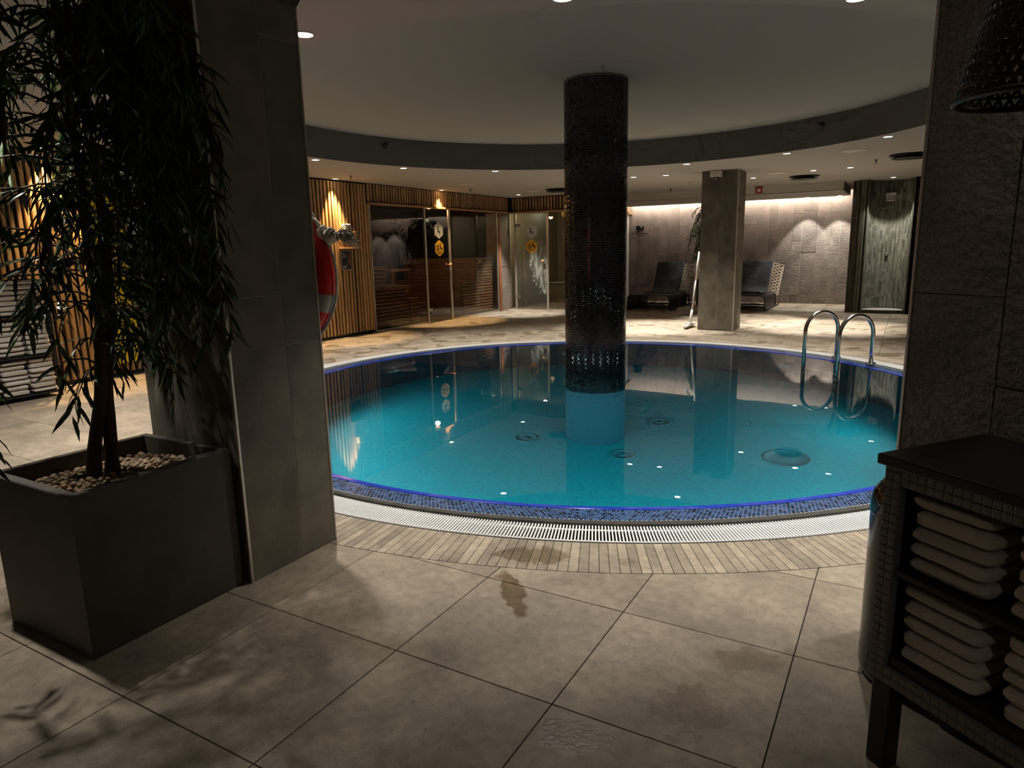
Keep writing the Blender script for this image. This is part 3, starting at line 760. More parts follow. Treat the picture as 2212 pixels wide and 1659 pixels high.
bench_boards(st, -8.75, 10.36, 11.74, .01, .27, .085); b = MB(); b.rbox((-9.3, 10.36, .27), (-8.74, 11.74, .29), .003); b.build('step_top', M['bench'], st)
bb = empty('sauna_bench', (0, 0, 0)); tag(bb, 'wooden bench across the back of the sauna', 'bench')
bench_boards(bb, -9.4, 10.36, 11.74, .30, .52, .085); b = MB(); b.rbox((-10.15, 10.36, .52), (-9.39, 11.74, .545), .003); b.build('seat_top', M['bench'], bb)
hd = empty('heater_guard', (0, 0, 0)); tag(hd, 'dark wooden heater guard rail inside the sauna', 'guard rail')
for x in (-9.35, -8.95):
    for y in (10.75, 11.3):
        b = MB(); b.box((x - .015, y - .015, .29), (x + .015, y + .015, .98)); b.build('post', M['bench'], hd)
    b = MB(); b.rbox((x - .025, 10.72, .95), (x + .025, 11.33, 1.0), .004); b.build('top_rail', M['bench'], hd)

# --- steam room
XE = -6.10
ws = empty('wall_steam', (0, YS, 0)); tag(ws, 'oak slat header above the steam room glass', 'wall', kind='structure')
b = MB(); b.box((XW, .028, 2.15), (XE - .028, .11, ZC)); b.box((XE - .11, .028, 2.15), (XE - .028, YB - YS, ZC)); b.build('backing', M['black'], ws)
b = MB(); b.rbox((XW - .02, -.055, 2.118), (XE + .055, .06, 2.150), .004); b.build('ledge', M['wood'], ws)
b = MB(); b.rbox((XE - .06, .06, 2.118), (XE + .055, YB - YS, 2.150), .004); b.build('ledge', M['wood'], ws)
b = MB(); b.box((XW, .005, ZC - .022), (XE - .005, .05, ZC)); b.build('shadow_gap', M['black'], ws)
hx = MB(); hx.rbox((-.02, 0, 0), (.02, .030, .285), .003); hxm = hx.mesh('slat', M['slat'])
x = XW + .06
while x < XE - .02:
    link('slat', hxm, ws, loc=(x, R.choice((0, 0, -.005)), 2.165)); x += .0735
y = .06
while y < YB - YS - .05:
    link('slat', head, ws, loc=(XE, y, 2.165)); y += .0735
w3 = empty('window_3', (0, YS, 0)); tag(w3, 'narrow fixed steam room glass beside the stone pier', 'window', kind='structure')
pane('pane', (-7.92, -.004, .02), (-7.71, .006, 2.118), M['glass'], w3)
b = MB(); b.box((-7.93, -.012, 0), (-7.70, .012, .02)); b.build('bottom_channel', M['brushed'], w3)
b = MB(); b.rbox((-7.93, -.015, 0), (-7.915, .015, 2.118), .003); b.build('side_channel', M['brushed'], w3)
b = MB(); b.rbox((-7.715, -.02, 0), (-7.665, .02, 2.118), .006); b.build('post', M['brushed'], w3)
d2 = empty('door_2', (-7.66, YS, 0)); tag(d2, 'steam room glass door with lime streaks and hexagon stickers', 'door', kind='structure')
pane('pane', (.0, -.004, .012), (.745, .006, 2.11), M['steamglass'], d2)
for z in (.25, 1.83):
    b = MB(); b.rbox((-.03, -.022, z), (.085, .018, z + .06), .004); b.build('hinge', M['steel'], d2)
for s in (-1, 1):
    b = MB(); b.lathe([(.0, s * .005), (.012, s * .005), (.012, s * .03), (.030, s * .035), (.034, s * .055), (.026, s * .07), (.0, s * .072)], 20, axis='y'); b.build('knob', M['brass'], d2, True, loc=(.675, 0, 1.07))
sticker_parts(d2, lambda a, b, d: (a, -d, b), (.376, 0, 0))
w4 = empty('window_4', (0, YS, 0)); tag(w4, 'fixed steam room glass panel behind the round column', 'window', kind='structure')
b = MB(); b.rbox((-6.912, -.018, 0), (-6.860, .018, 2.118), .005); b.build('post', M['brushed'], w4)
pane('pane', (-6.86, -.004, .02), (XE - .04, .006, 2.118), M['glass'], w4)
b = MB(); b.box((-6.86, -.012, 0), (XE, .012, .02)); b.build('bottom_channel', M['brushed'], w4)
b = MB(); b.rbox((XE - .04, -.03, 0), (XE, .03, 2.118), .004); b.build('corner_post', M['offwhite'], w4)
wallbox('wall_steam_side', (XE - .09, YS + .03, 0), (XE - .03, YB, 2.118), M['offwhite'], 'pale side wall of the steam room')
wallbox('wall_steam_back', (-8.05, YB - .2, 0), (XE - .09, YB - .1, 2.4), M['steamwall'], 'olive beige back wall inside the steam room')
wallbox('wall_steam_end', (-8.10, YS + .06, 0), (-8.02, YB - .2, 2.4), M['steamwall'], 'olive beige side wall inside the steam room')
b = MB(); b.box((-8.05, YS + .11, 2.3), (XE - .11, YB - .1, 2.34)); o = b.build('ceiling', M['steamwall']); tag(o, 'olive beige ceiling inside the steam room', 'ceiling', kind='structure')
sb = empty('steam_bench', (0, 0, 0)); tag(sb, 'pale tiled bench inside the steam room', 'bench')
b = MB(); b.rbox((-8.0, YB - 1.0, 0), (XE - .12, YB - .22, .46), .02); b.build('bench_block', M['steamwall'], sb)
b = MB(); b.rbox((-8.0, YB - 1.03, .46), (XE - .12, YB - .22, .49), .01); b.build('seat_slab', M['offwhite'], sb)

# --- back wall of upright stone planks
wb = empty('wall_back', (0, YB, 0)); tag(wb, 'back wall of upright grey riven stone planks washed by a light cove', 'wall', kind='structure')
b = MB(); b.box((XE - .1, -.0015, 0), (X1, .2, ZC)); b.build('grout_bed', M['stonegrout'], wb)
x = XE - .02; k = 0
rs = random.Random(5)
while x < -0.55:
    w = (.20, .30, .27, .20, .30)[k % 5]; z = -rs.uniform(0, .85)
    while z < ZC:
        h = rs.choice((.6, .9, 1.2)); za, zb = max(z, 0), min(z + h, ZC)
        if zb - za > .03:
            dp = rs.uniform(0, .008)
            b = MB(); b.rbox((x + .004, -.006 - dp, za + .004), (x + w - .004, .014, zb - .004), .003); b.build('stone_plank', M['stone'], wb)
        z += h
    x += w; k += 1
# dropped cove along the back wall
cove = empty('cove_soffit', (0, 14.6, 0)); tag(cove, 'dropped ceiling soffit hiding the cove light at the back wall', 'soffit', kind='structure')
b = MB(); b.box((XE + .02, 0, 2.295), (-1.20, .04, ZC)); b.build('front_board', M['ceil'], cove)
b = MB(); b.box((XE + .02, .04, 2.295), (-1.20, 1.78, 2.325)); b.build('underside', M['ceil'], cove)
b = MB(); b.box((-1.20, 0.0, 2.295), (-1.17, 1.78, ZC)); b.build('end_board', M['ceil'], cove)
b = MB(); b.rbox((XE + .02, -.015, 2.285), (-1.17, .03, 2.297), .003); b.build('edge_strip', M['brushed'], cove)
b = MB(); b.box((-1.17, 1.35, 2.415), (-.80, 1.78, ZC)); b.build('return_board', M['ceil'], cove)
led = MB(); led.box((XE + .05, 16.385, 2.335), (-1.22, 16.40, 2.36)); led.box((-1.15, 16.385, 2.425), (-.9, 16.40, 2.445))
o = led.build('led_tape', M['led']); tag(o, 'glowing warm white led tape inside the cove', 'light strip')

# --- square tiled column behind the pool
def tile_face(root, axis, at, a0, a1, cols, m, name='stone_tile', t=.012, sgn=1, zmax=ZC):
    """cols: list of (width, [z breaks]) laid from a0; axis 'x': face normal along x"""
    a = a0
    for w, br in cols:
        zz = [0.0] + list(br) + [zmax]
        for k in range(len(zz) - 1):
            b = MB()
            lo, hi = sorted((at, at + sgn * t))
            if axis == 'x': b.rbox((lo, a + .0015, zz[k] + .0015), (hi, a + w - .0015, zz[k + 1] - .0015), .0015)
            else: b.rbox((a + .0015, lo, zz[k] + .0015), (a + w - .0015, hi, zz[k + 1] - .0015), .0015)
            b.build(name, m, root)
        a += w
sq = empty('pillar', (-2.61, 11.28, 0)); tag(sq, 'square pillar of dark stone tiles on the deck beyond the pool', 'pillar', kind='structure')
b = MB(); b.box((-.2785, -.2585, 0), (.2785, .2585, ZC)); b.build('core', M['pillargrout'], sq)
tile_face(sq, 'y', -.248, -.28, .28, [(.285, [1.23]), (.275, [1.01, 2.26])], M['pillar'], sgn=-1)
tile_face(sq, 'x', .268, -.26, .26, [(.30, [1.01]), (.22, [1.23, 2.1])], M['pillar'], sgn=1)
tile_face(sq, 'x', -.268, -.26, .26, [(.30, [1.01]), (.22, [1.23, 2.1])], M['pillar'], sgn=-1)
b = MB(); b.rbox((.266, -.262, 0), (.284, -.246, ZC), .003); b.build('corner_strip', M['stonegrout'], sq)

# --- near pillar (left)
pl = empty('pillar', (-2.565, 1.975, 0)); tag(pl, 'dark stone tiled pillar behind the big planter', 'pillar', kind='structure')
b = MB(); b.box((-.2835, -.2435, 0), (.2835, .2435, 2.345)); b.build('core', M['pillargrout'], pl)
tile_face(pl, 'x', .273, -.245, .245, [(.285, [1.18]), (.205, [.968, 2.2])], M['pillar'], sgn=1, zmax=2.345)
tile_face(pl, 'y', -.233, -.285, .285, [(.325, [1.19]), (.245, [1.19])], M['pillar'], sgn=-1, zmax=2.345)
tile_face(pl, 'y', .233, -.285, .285, [(.285, [1.0]), (.285, [1.3])], M['pillar'], sgn=1, zmax=2.345)
tile_face(pl, 'x', -.273, -.245, .245, [(.245, [1.1]), (.245, [.9])], M['pillar'], sgn=-1, zmax=2.345)
b = MB(); b.rbox((.275, -.249, 0), (.2885, -.235, 2.345), .003); b.build('corner_strip', M['brushed'], pl)
b = MB(); b.rbox((.276, .237, 0), (.288, .249, 2.345), .003); b.build('corner_strip', M['pillargrout'], pl)
b = MB(); b.prism([(-.30, -.26), (.30, -.26), (.30, .26), (-.30, .26)], 2.375, ZC); b.add([(-.287, -.247, 2.345), (.287, -.247, 2.345), (.287, .247, 2.345), (-.287, .247, 2.345), (-.30, -.26, 2.375), (.30, -.26, 2.375), (.30, .26, 2.375), (-.30, .26, 2.375)], [(3, 2, 1, 0), (0, 1, 5, 4), (1, 2, 6, 5), (2, 3, 7, 6), (3, 0, 4, 7)])
b.build('capital', M['darkwall'], pl)

# --- diagonal split-stone wall at the right
CA = math.radians(-38)
CT = Vector((math.cos(CA), math.sin(CA), 0)); CN = Vector((math.cos(CA + PI / 2), math.sin(CA + PI / 2), 0))
A0 = Vector((-.020, 1.835, 0))
W0 = Vector((.0215, 2.552, 0))     # visible end corner
wr = empty('wall_diagonal', tuple(W0), CA); tag(wr, 'split faced brown stone wall end behind the towel cabinet', 'wall', kind='structure')
b = MB(); b.box((.002, -.003, 0), (2.4, .30, ZC)); b.build('core', M['pillargrout'], wr)
x = .004; k = 0
for w, br in ((.285, [.40, 1.185]), (.30, [.93, 1.72]), (.30, [.45, 1.35]), (.30, [.9, 1.9]), (.30, [.6, 1.5]), (.30, [1.0]), (.30, [.5, 1.6])):
    zz = [0] + br + [ZC]
    for q in range(len(zz) - 1):
        b = MB(); b.rbox((x + .0015, -.006 - R.uniform(0, .005), zz[q] + .0015), (x + w - .0015, .013, zz[q + 1] - .0015), .002); b.build('stone_tile', M['rough'], wr)
    x += w
b = MB(); b.rbox((-.006, -.010, 0), (.005, .31, ZC), .002); b.build('end_strip', M['brushed'], wr)

# --- shower niche
sh = empty('shower_niche', (-.375, 14.62, 0)); tag(sh, 'curved shower niche lined with slim grey green mosaic strips', 'shower', kind='structure')
# outer block: rounded jambs and back shell
def arc(cx, cy, rx, ry, a0, a1, n): return [(cx + rx * math.cos(a0 + (a1 - a0) * k / n), cy + ry * math.sin(a0 + (a1 - a0) * k / n)) for k in range(n + 1)]
nic = arc(0, .05, .365, .42, PI, 0, 26)       # concave inside, left to right
outer = [(-.45, 0.0)] + arc(-.43, .22, .22, .25, -PI / 2, -PI, 8)[0:] + [(-.65, 1.9), (.9, 1.9), (.9, 0.0), (.40, 0.0)]
poly = nic + [(.365, 0.0)] + [(.40, -.0)][0:0] + [(.9, 0.0), (.9, 1.9), (-.65, 1.9)] + arc(-.42, .24, .23, .25, PI, PI * 1.5, 8) + [(-.365, -.01)]
b = MB(); n = len(poly); 
V = [(p[0], p[1], 0.0) for p in poly] + [(p[0], p[1], ZC) for p in poly]
b.add(V, [(i, (i + 1) % n, n + (i + 1) % n, n + i) for i in range(n)]); b.build('shell', M['showergrout'], sh)
def strip_mosaic(path, m, name, colw, hmin, hmax, z0, z1, th=.004, seed=1):
    """narrow upright mosaic strips following a plan path (list of xy), outward = left of travel"""
    r2 = random.Random(seed); mb = MB()
    L = [0.0]
    for i in range(1, len(path)): L.append(L[-1] + math.hypot(path[i][0] - path[i - 1][0], path[i][1] - path[i - 1][1]))
    def at(s):
        for i in range(1, len(L)):
            if s <= L[i] + 1e-9:
                f = (s - L[i - 1]) / (L[i] - L[i - 1]); a, c = path[i - 1], path[i]
                d = ((c[0] - a[0]) / (L[i] - L[i - 1]), (c[1] - a[1]) / (L[i] - L[i - 1]))
                return (a[0] + (c[0] - a[0]) * f, a[1] + (c[1] - a[1]) * f), d
        return path[-1], d
    s = 0.0
    while s < L[-1] - colw * .6:
        w = min(colw * r2.choice((1, 1, 1, .7, 1.4)), L[-1] - s); (p, d), (q, d2) = at(s + .0015), at(s + w - .0015)
        nn = (-(d[1] + d2[1]) / 2, (d[0] + d2[0]) / 2); z = z0
        while z < z1 - .01:
            h = min(r2.uniform(hmin, hmax), z1 - z)
            t = th * r2.uniform(.5, 1.2)
            V = []
            for zz in (z + .0015, z + h - .0015):
                V += [(p[0], p[1], zz), (q[0], q[1], zz), (q[0] - nn[0] * t, q[1] - nn[1] * t, zz), (p[0] - nn[0] * t, p[1] - nn[1] * t, zz)]
            mb.add(V, [(0, 3, 2, 1), (4, 5, 6, 7), (0, 1, 5, 4), (1, 2, 6, 5), (2, 3, 7, 6), (3, 0, 4, 7)])
            z += h
        s += w
    o = mb.build(name, m, sh); o['kind'] = 'stuff'; return o
strip_mosaic(nic, M['shower'], 'niche_mosaic', .030, .06, .24, .08, ZC, seed=3)
strip_mosaic(list(reversed(arc(-.42, .24, .23, .25, PI, PI * 1.5, 8) + [(-.37, -.01)])), M['showerjamb'], 'jamb_mosaic', .030, .06, .24, 0, ZC, seed=4)
strip_mosaic([(.9, 0.0), (.37, 0.0)], M['showerjamb'], 'jamb_mosaic', .030, .06, .24, 0, ZC, seed=6)
for x in (-.367, .367):
    b = MB(); b.rbox((x - .012, -.022, 0), (x + .012, .012, ZC), .003); b.build('edge_strip', M['showergrout'], sh)
tray = [(-.35, .0)] + [(-.35 + .7 * k / 12, -.045 * math.sin(PI * k / 12)) for k in range(13)][1:-1] + [(.35, .0)] + arc(0, .05, .355, .40, 0, PI, 20)
b = MB(); b.prism([(p[0], p[1]) for p in tray], 0.0, .06); b.build('tray_kerb', M['showerjamb'], sh)
b = MB(); b.prism([(p[0] * .97, p[1] * .97) for p in tray], .06, .072); b.build('tray', M['offwhite'], sh)
shd = empty('rain_shower', (-.385, 14.86, 2.19)); tag(shd, 'square chrome shower head on the niche wall', 'shower head')
b = MB(); b.rbox((-.085, -.04, .0), (.085, .25, .03), .006); b.build('head_box', M['steel'], shd)
b = MB(); b.rbox((-.08, -.05, -.12), (.08, -.035, .0), .004); b.build('face_plate', M['steel'], shd)
knob = empty('shower_valve', (-.385, 15.085, 1.10)); tag(knob, 'round chrome push valve on the shower mosaic', 'valve')
b = MB(); b.lathe([(0, -.06), (.022, -.058), (.026, -.045), (.026, -.02), (.036, -.018), (.038, .0)], 20, axis='y'); b.build('button', M['steel'], knob, True)
b = MB(); b.tube([(0, -.04, .02), (0, -.055, .05)], .006, 8); b.build('lever', M['steel'], knob, True)

# ================================================================== LIGHT FITTINGS
def fitting_meshes(lensmat, r=.045):
    b = MB(); b.lathe([(r + .012, 0.0), (r + .012, -.004), (r + .004, -.007), (r, -.004), (r, .0)], 28); rim = b.mesh('rim', M['white'], True)
    b = MB(); b.lathe([(r, -.0025), (0.0005, -.0025)], 28); lens = b.mesh('lens', lensmat)
    return rim, lens
FIT = {'n': fitting_meshes(M['lens']), 'w': fitting_meshes(M['warmlens'])}
def spot(parent, W, colr, ang, blend, r=.03, tilt=None, z=-.012):
    L = bpy.data.lights.new('bulb', 'SPOT'); L.energy = W; L.color = colr; L.spot_size = math.radians(ang); L.spot_blend = blend; L.shadow_soft_size = r
    o = bpy.data.objects.new('bulb', L); COL.objects.link(o); o.parent = parent; o.location = (0, 0, z)
    if tilt is not None:
        o.rotation_euler = Vector(tilt).normalized().to_track_quat('-Z', 'Y').to_euler()
    return o
def downlight(x, y, label, group, W, kind='n', ang=80, blend=.5, z=ZC, colr=None, tilt=None):
    t = empty('downlight', (x, y, z)); tag(t, label, 'downlight', group)
    rim, lens = FIT[kind]
    link('rim', rim, t); link('lens', lens, t)
    if W: spot(t, W, colr or (NEUTRAL if kind == 'n' else WARM), ang, blend, tilt=tilt)
    return t
RINGNAMES = {12: 'recessed downlight in ceiling ring straight above the gap beside the near dark pillar', 13: 'recessed downlight at the top edge of the photo above the round column',
             2: 'recessed ring downlight beside the round speaker before the shower', 3: 'recessed ring downlight above the ladder side of the deck', 4: 'recessed ring downlight just before the square pillar',
             5: 'recessed ring downlight hidden behind the round column', 6: 'recessed ring downlight before the steam room', 7: 'recessed ring downlight before the sauna door', 8: 'recessed ring downlight before the slatted wall and lifebuoy'}
for k in range(16):
    a = 2 * PI * k / 16
    x, y = CC[0] + 3.53 * math.cos(a), CC[1] + 3.53 * math.sin(a)
    downlight(x, y, RINGNAMES.get(k, 'recessed downlight of the ceiling ring outside the picture'), 'downlights ringing the ceiling recess', RING_W, ang=90, blend=.9)
for (x, y, lb) in ((-4.02, 11.06, 'round column side one of the downlight pair between column and square pillar'), (-3.51, 11.15, 'square pillar side one of the downlight pair between column and square pillar'),
                   (-2.44, 12.66, 'downlight just behind the square pillar'), (-1.42, 12.08, 'downlight beside the black ring diffuser over the deck'),
                   (-0.89, 12.01, 'downlight on the deck ceiling before the shower niche'), (-7.22, 13.01 - .1, 'downlight before the steam room door')):
    downlight(x, y, lb, 'downlights over the far deck', SPOT_W, ang=62, blend=.6)
for (x, y, lb) in ((-3.14, 1.23, 'recessed downlight hidden above the leafy tree'), (-5.9, 2.7, 'recessed downlight over the floor before the grey towel rack'), (.95, 3.66, 'recessed downlight behind the diagonal stone wall')):
    downlight(x, y, lb, 'downlights over the near floor', RING_W * (1.2 if x < -5 else .7 if x < 0 else 1.1), ang=104, blend=.85)
downlight(.9, -.9, 'unseen fill downlight added behind the viewer', 'downlights over the near floor', 30, ang=140, blend=.9)  # unseen fill, added to brighten the cabinet front and towels
downlight(.556, 1.856, 'recessed downlight above the towel cabinet outside the picture', 'downlights over the near floor', 9, ang=140, blend=.9)
downlight(-.36, 14.42, 'downlight just before the shower niche', 'downlights over the far deck', 130, ang=88, blend=.3)
for (x, y, lb) in ((-7.715, 8.06, 'warm downlight grazing the slats above the notice'), (-7.73, 10.86, 'warm downlight grazing the slat header above the sauna door'), (-7.715, 3.94, 'warm downlight grazing the slats behind the leafy tree'),
                   (-7.715, 6.2, 'warm downlight grazing the slats behind the near pillar')):
    downlight(x, y, lb, 'warm downlights along the slatted wall', WARM_W, 'w', ang=56, blend=.5)
for (x, y, lb) in ((-2.00, 16.27, 'small spot under the cove above the second lounger'), (-1.36, 16.24, 'small spot under the cove nearest the shower'), (-3.92, 15.85, 'small spot under the cove above the plant')):
    downlight(x, y, lb, 'spots under the cove', 140, ang=74, blend=.25, z=2.293)
# added fill lamps that brighten the inside of sauna and steam room
def add_fill_lamp(loc, W, colr, label, name='added_light'):
    t = empty(name, loc); tag(t, label, 'fill lamp')
    b = MB(); b.lathe([(.07, 0.0), (.07, -.02), (.05, -.05), (.0005, -.055)], 20); b.build('diffuser', M['offwhite'], t, True)
    L = bpy.data.lights.new('bulb', 'POINT'); L.energy = W; L.color = colr; L.shadow_soft_size = .05
    o = bpy.data.objects.new('bulb', L); COL.objects.link(o); o.parent = t; o.location = (0, 0, -.12)
add_fill_lamp((-8.12, 10.95, 2.25), 14.0, (1.0, .62, .34), 'added dim amber fill lamp brightening the sauna benches', 'fill_light')
add_fill_lamp((-7.1, 13.78, 2.30), 22.0, (1.0, .88, .62), 'added dim fill lamp tucked behind the steam room header', 'fill_light')
# underwater lamps
for k, deg in enumerate((200, 228, 256, 284, 312, 340, 20, 168, 120, 65)):
    a = math.radians(deg); lit = k < 7
    t = empty('pool_lamp', (PC[0] + 3.128 * math.cos(a), PC[1] + 3.128 * math.sin(a), -.83)); t.rotation_euler = (0, 0, a)
    tag(t, 'lit underwater pool lamp on the near basin wall' if lit else 'unlit oval underwater lamp on the basin wall %s' % {168: 'below the slatted wall', 120: 'below the sauna and steam room corner', 65: 'beside the pool ladder'}[deg], 'pool lamp', 'underwater lamps lit' if lit else 'underwater lamps unlit')
    b = MB(); b.lathe([(.12, .004), (.12, -.012), (.10, -.02), (.095, -.012)], 28, axis='x'); b.build('bezel', M['steel'] if lit else M['darksteel'], t, True)
    b = MB(); b.lathe([(.098, -.013), (.06, -.02), (.0005, -.023)], 28, axis='x'); b.build('lens', M['poollens'] if lit else M['offlens'], t, True)
    if lit:
        L = bpy.data.lights.new('bulb', 'SPOT'); L.energy = POOL_W; L.color = (.75, 1.0, .98); L.spot_size = math.radians(165); L.spot_blend = .6; L.shadow_soft_size = .09
        o = bpy.data.objects.new('bulb', L); COL.objects.link(o); o.parent = t; o.location = (-.06, 0, 0)
        o.rotation_euler = Vector((-1, 0, 0.15)).to_track_quat('-Z', 'Y').to_euler()

# ================================================================== CEILING FITTINGS
b = MB(); b.lathe([(.155, 0), (.155, -.006), (.145, -.010), (.0005, -.010)], 36); spk = b.mesh('grille', M['white'], True)
b = MB(); b.lathe([(.168, 0), (.168, -.004), (.156, -.009), (.154, 0)], 36); spr = b.mesh('bezel', M['offwhite'], True)
for (x, y, lb) in ((-6.67, 10.14, 'white round ceiling speaker before the sauna'), (-6.52, 12.23, 'white round ceiling speaker before the steam room'), (-1.96, 12.04, 'white round ceiling speaker beside the square pillar'),
                   (-.69, 9.85, 'white round ceiling speaker nearest the ladder'), (-1.64, 14.60 - .35, 'white round ceiling speaker before the cove')):
    t = empty('ceiling_speaker', (x, y, ZC)); tag(t, lb, 'speaker', 'round ceiling speakers'); link('grille', spk, t); link('bezel', spr, t)
b = MB(); b.lathe([(.0005, -.055), (.20, -.055), (.215, -.048), (.20, -.042), (.0005, -.042)], 36); dz1 = b.mesh('disc', M['blackmetal'], True)
b = MB(); b.lathe([(.15, 0), (.15, -.012), (.235, -.022), (.242, -.014), (.23, -.006), (.18, 0)], 36); dz2 = b.mesh('outer_ring', M['blackmetal'], True)
b = MB(); b.lathe([(.03, 0), (.03, -.05)], 12); dz3 = b.mesh('stem', M['blackmetal'], True)
for (x, y, lb) in ((-5.96, 12.21, 'black ring air diffuser before the steam room'), (-1.66, 12.96, 'black ring air diffuser between square pillar and shower'), (-.10, 10.77, 'black ring air diffuser beside the diagonal stone wall')):
    t = empty('air_diffuser', (x, y, ZC)); tag(t, lb, 'diffuser', 'black ring air diffusers'); link('disc', dz1, t); link('outer_ring', dz2, t); link('stem', dz3, t)
b = MB(); b.lathe([(.17, 0), (.17, -.008), (.155, -.008), (.15, -.002), (.115, -.002), (.11, -.008), (.095, -.008), (.09, -.002), (.055, -.002), (.05, -.008), (.0005, -.008)], 36); fl = b.mesh('rings', M['ceilup'], True)
b = MB(); b.lathe([(.185, 0), (.185, -.005), (.17, -.006)], 36); fl2 = b.mesh('bezel', M['offwhite'], True)
for (x, y, lb) in ((-4.47, 13.53, 'flat grey ringed ceiling vent farther from the square pillar'), (-3.69, 12.6, 'flat grey ringed ceiling vent closer to the square pillar'), (-6.38, 10.77, 'flat grey ringed ceiling vent before the sauna')):
    t = empty('ceiling_vent', (x, y, ZC)); tag(t, lb, 'vent', 'flat ceiling vents'); link('rings', fl, t); link('bezel', fl2, t)
b = MB(); b.lathe([(.028, 0), (.028, -.004), (.010, -.006), (.010, -.03), (.004, -.032), (.004, -.045)], 14); s1 = b.mesh('body', M['darksteel'], True)
b = MB(); b.lathe([(.0005, -.045), (.020, -.045), (.020, -.049), (.0005, -.049)], 14); s2 = b.mesh('deflector', M['darksteel'], True)
for (x, y, lb) in ((-7.27, 7.92, 'ceiling sprinkler before the slatted wall'), (-7.18, 11.01, 'ceiling sprinkler before the sauna door'), (-4.26, 13.88, 'ceiling sprinkler before the plant'), (-.51, 11.16, 'ceiling sprinkler beside the black diffuser near the shower')):
    t = empty('sprinkler', (x, y, ZC)); tag(t, lb, 'sprinkler', 'ceiling sprinklers'); link('body', s1, t); link('deflector', s2, t)
for (x, y, lb) in ((-6.05, 7.27, 'small black side nozzle on the fascia before the sauna'), (-1.016, 9.187, 'small black side nozzle on the fascia before the shower')):
    a = math.atan2(y - CC[1], x - CC[0])
    t = empty('fascia_nozzle', (CC[0] + CR * math.cos(a), CC[1] + CR * math.sin(a), 2.71)); t.rotation_euler = (0, 0, a); tag(t, lb, 'nozzle', 'nozzles on the recess fascia')
    b = MB(); b.lathe([(.034, 0), (.034, -.008), (.018, -.012), (.016, -.04), (.0005, -.042)], 18, axis='x'); b.build('cup', M['blackmetal'], t, True)
    b = MB(); b.tube([(-.03, 0, 0), (-.05, .0, .0), (-.052, .022, 0)], .006, 8); b.build('spout', M['darksteel'], t, True)
# fire alarm on the soffit
al = empty('fire_alarm', (-2.69, 14.598, 2.383)); tag(al, 'red fire alarm with white face on the soffit', 'alarm')
b = MB(); b.rbox((-.06, -.045, -.06), (.06, 0, .06), .012); b.build('housing', M['alarmred'], al)
b = MB(); b.lathe([(.0005, -.058), (.03, -.055), (.036, -.045)], 20, axis='y'); b.build('sounder', M['white'], al, True)
# emergency light on the square pillar
el = empty('emergency_lamp', (-2.66, 11.007, 2.36)); tag(el, 'white emergency lamp box at the top of the square pillar', 'emergency lamp')
b = MB(); b.rbox((-.09, -.08, .0), (.09, 0, .095), .012); b.build('housing', M['white'], el)
b = MB(); b.lathe([(.0005, -.045), (.02, -.042), (.032, -.03), (.036, -.012), (.036, .0)], 20, c=(0, -.04, 0)); b.build('dome', M['darksteel'], el, True)
# black dispenser on the back wall
dp = empty('wall_device', (-5.83, YB - .012, 1.75)); tag(dp, 'small black box fixed to the stone back wall', 'wall device')
b = MB(); b.rbox((-.09, -.10, 0), (.09, -.006, .085), .012); b.build('housing', M['blackmetal'], dp)
b = MB(); b.lathe([(.0005, -.115), (.02, -.113), (.022, -.098)], 16, axis='y', c=(.05, 0, .05)); b.build('button', M['steel'], dp, True)
b = MB(); b.tube([(-.05, -.06, 0), (-.05, -.06, -.015)], .01, 10); b.build('nozzle', M['darksteel'], dp, True)

# ================================================================== POOL LADDER
lad = empty('pool_ladder', (PC[0], PC[1], 0), math.radians(49.6)); tag(lad, 'chrome pool ladder with two arched handrails', 'ladder')
for s in (-1, 1):
    y = s * .245
    P = [(2.76, y, -1.0), (2.76, y, .36)] + [(2.76 + .235 - .235 * math.cos(PI * k / 14), y, .36 + .215 * math.sin(PI * k / 14)) for k in range(1, 14)] + [(3.23, y, .36), (3.23, y, .03)]
    b = MB(); b.tube(P, .0215, 14); b.build('handrail', M['steel'], lad, True)
    b = MB(); b.lathe([(.021, .05), (.038, .048), (.052, .04), (.052, .028), (.05, .022)], 24, c=(3.23, y, 0)); b.build('flange', M['steel'], lad, True)
for z in (-.28, -.55, -.82):
    b = MB(); b.rbox((2.72, -.245, z - .015), (2.80, .245, z + .01), .006); b.build('tread', M['steel'], lad)

# ================================================================== SQUEEGEE
sg = empty('floor_squeegee', (-3.07, 11.24, 0)); tag(sg, 'white floor squeegee leaning on the square pillar', 'squeegee')
b = MB(); b.rbox((-.028, -.27, .002), (-.012, .27, .035), .003); b.build('blade', M['wood'], sg)
b = MB(); b.rbox((-.035, -.275, .03), (.02, .275, .062), .01); b.prism([(-.03, -.12), (.02, -.12), (.025, .0), (.02, .12), (-.03, .12)], .06, .085); b.build('head', M['white'], sg)
b = MB(); b.tube([(0, 0, .08), (.028, .0, .30)], [.024, .019], 12); b.build('socket', M['white'], sg, True)
b = MB(); b.tube([(.026, 0, .28), (.075, 0, .80)], .013, 12); b.build('lower_pole', M['offwhite'], sg, True)
b = MB(); b.tube([(.074, 0, .78), (.118, 0, 1.24)], .0165, 12); b.build('upper_pole', M['white'], sg, True)

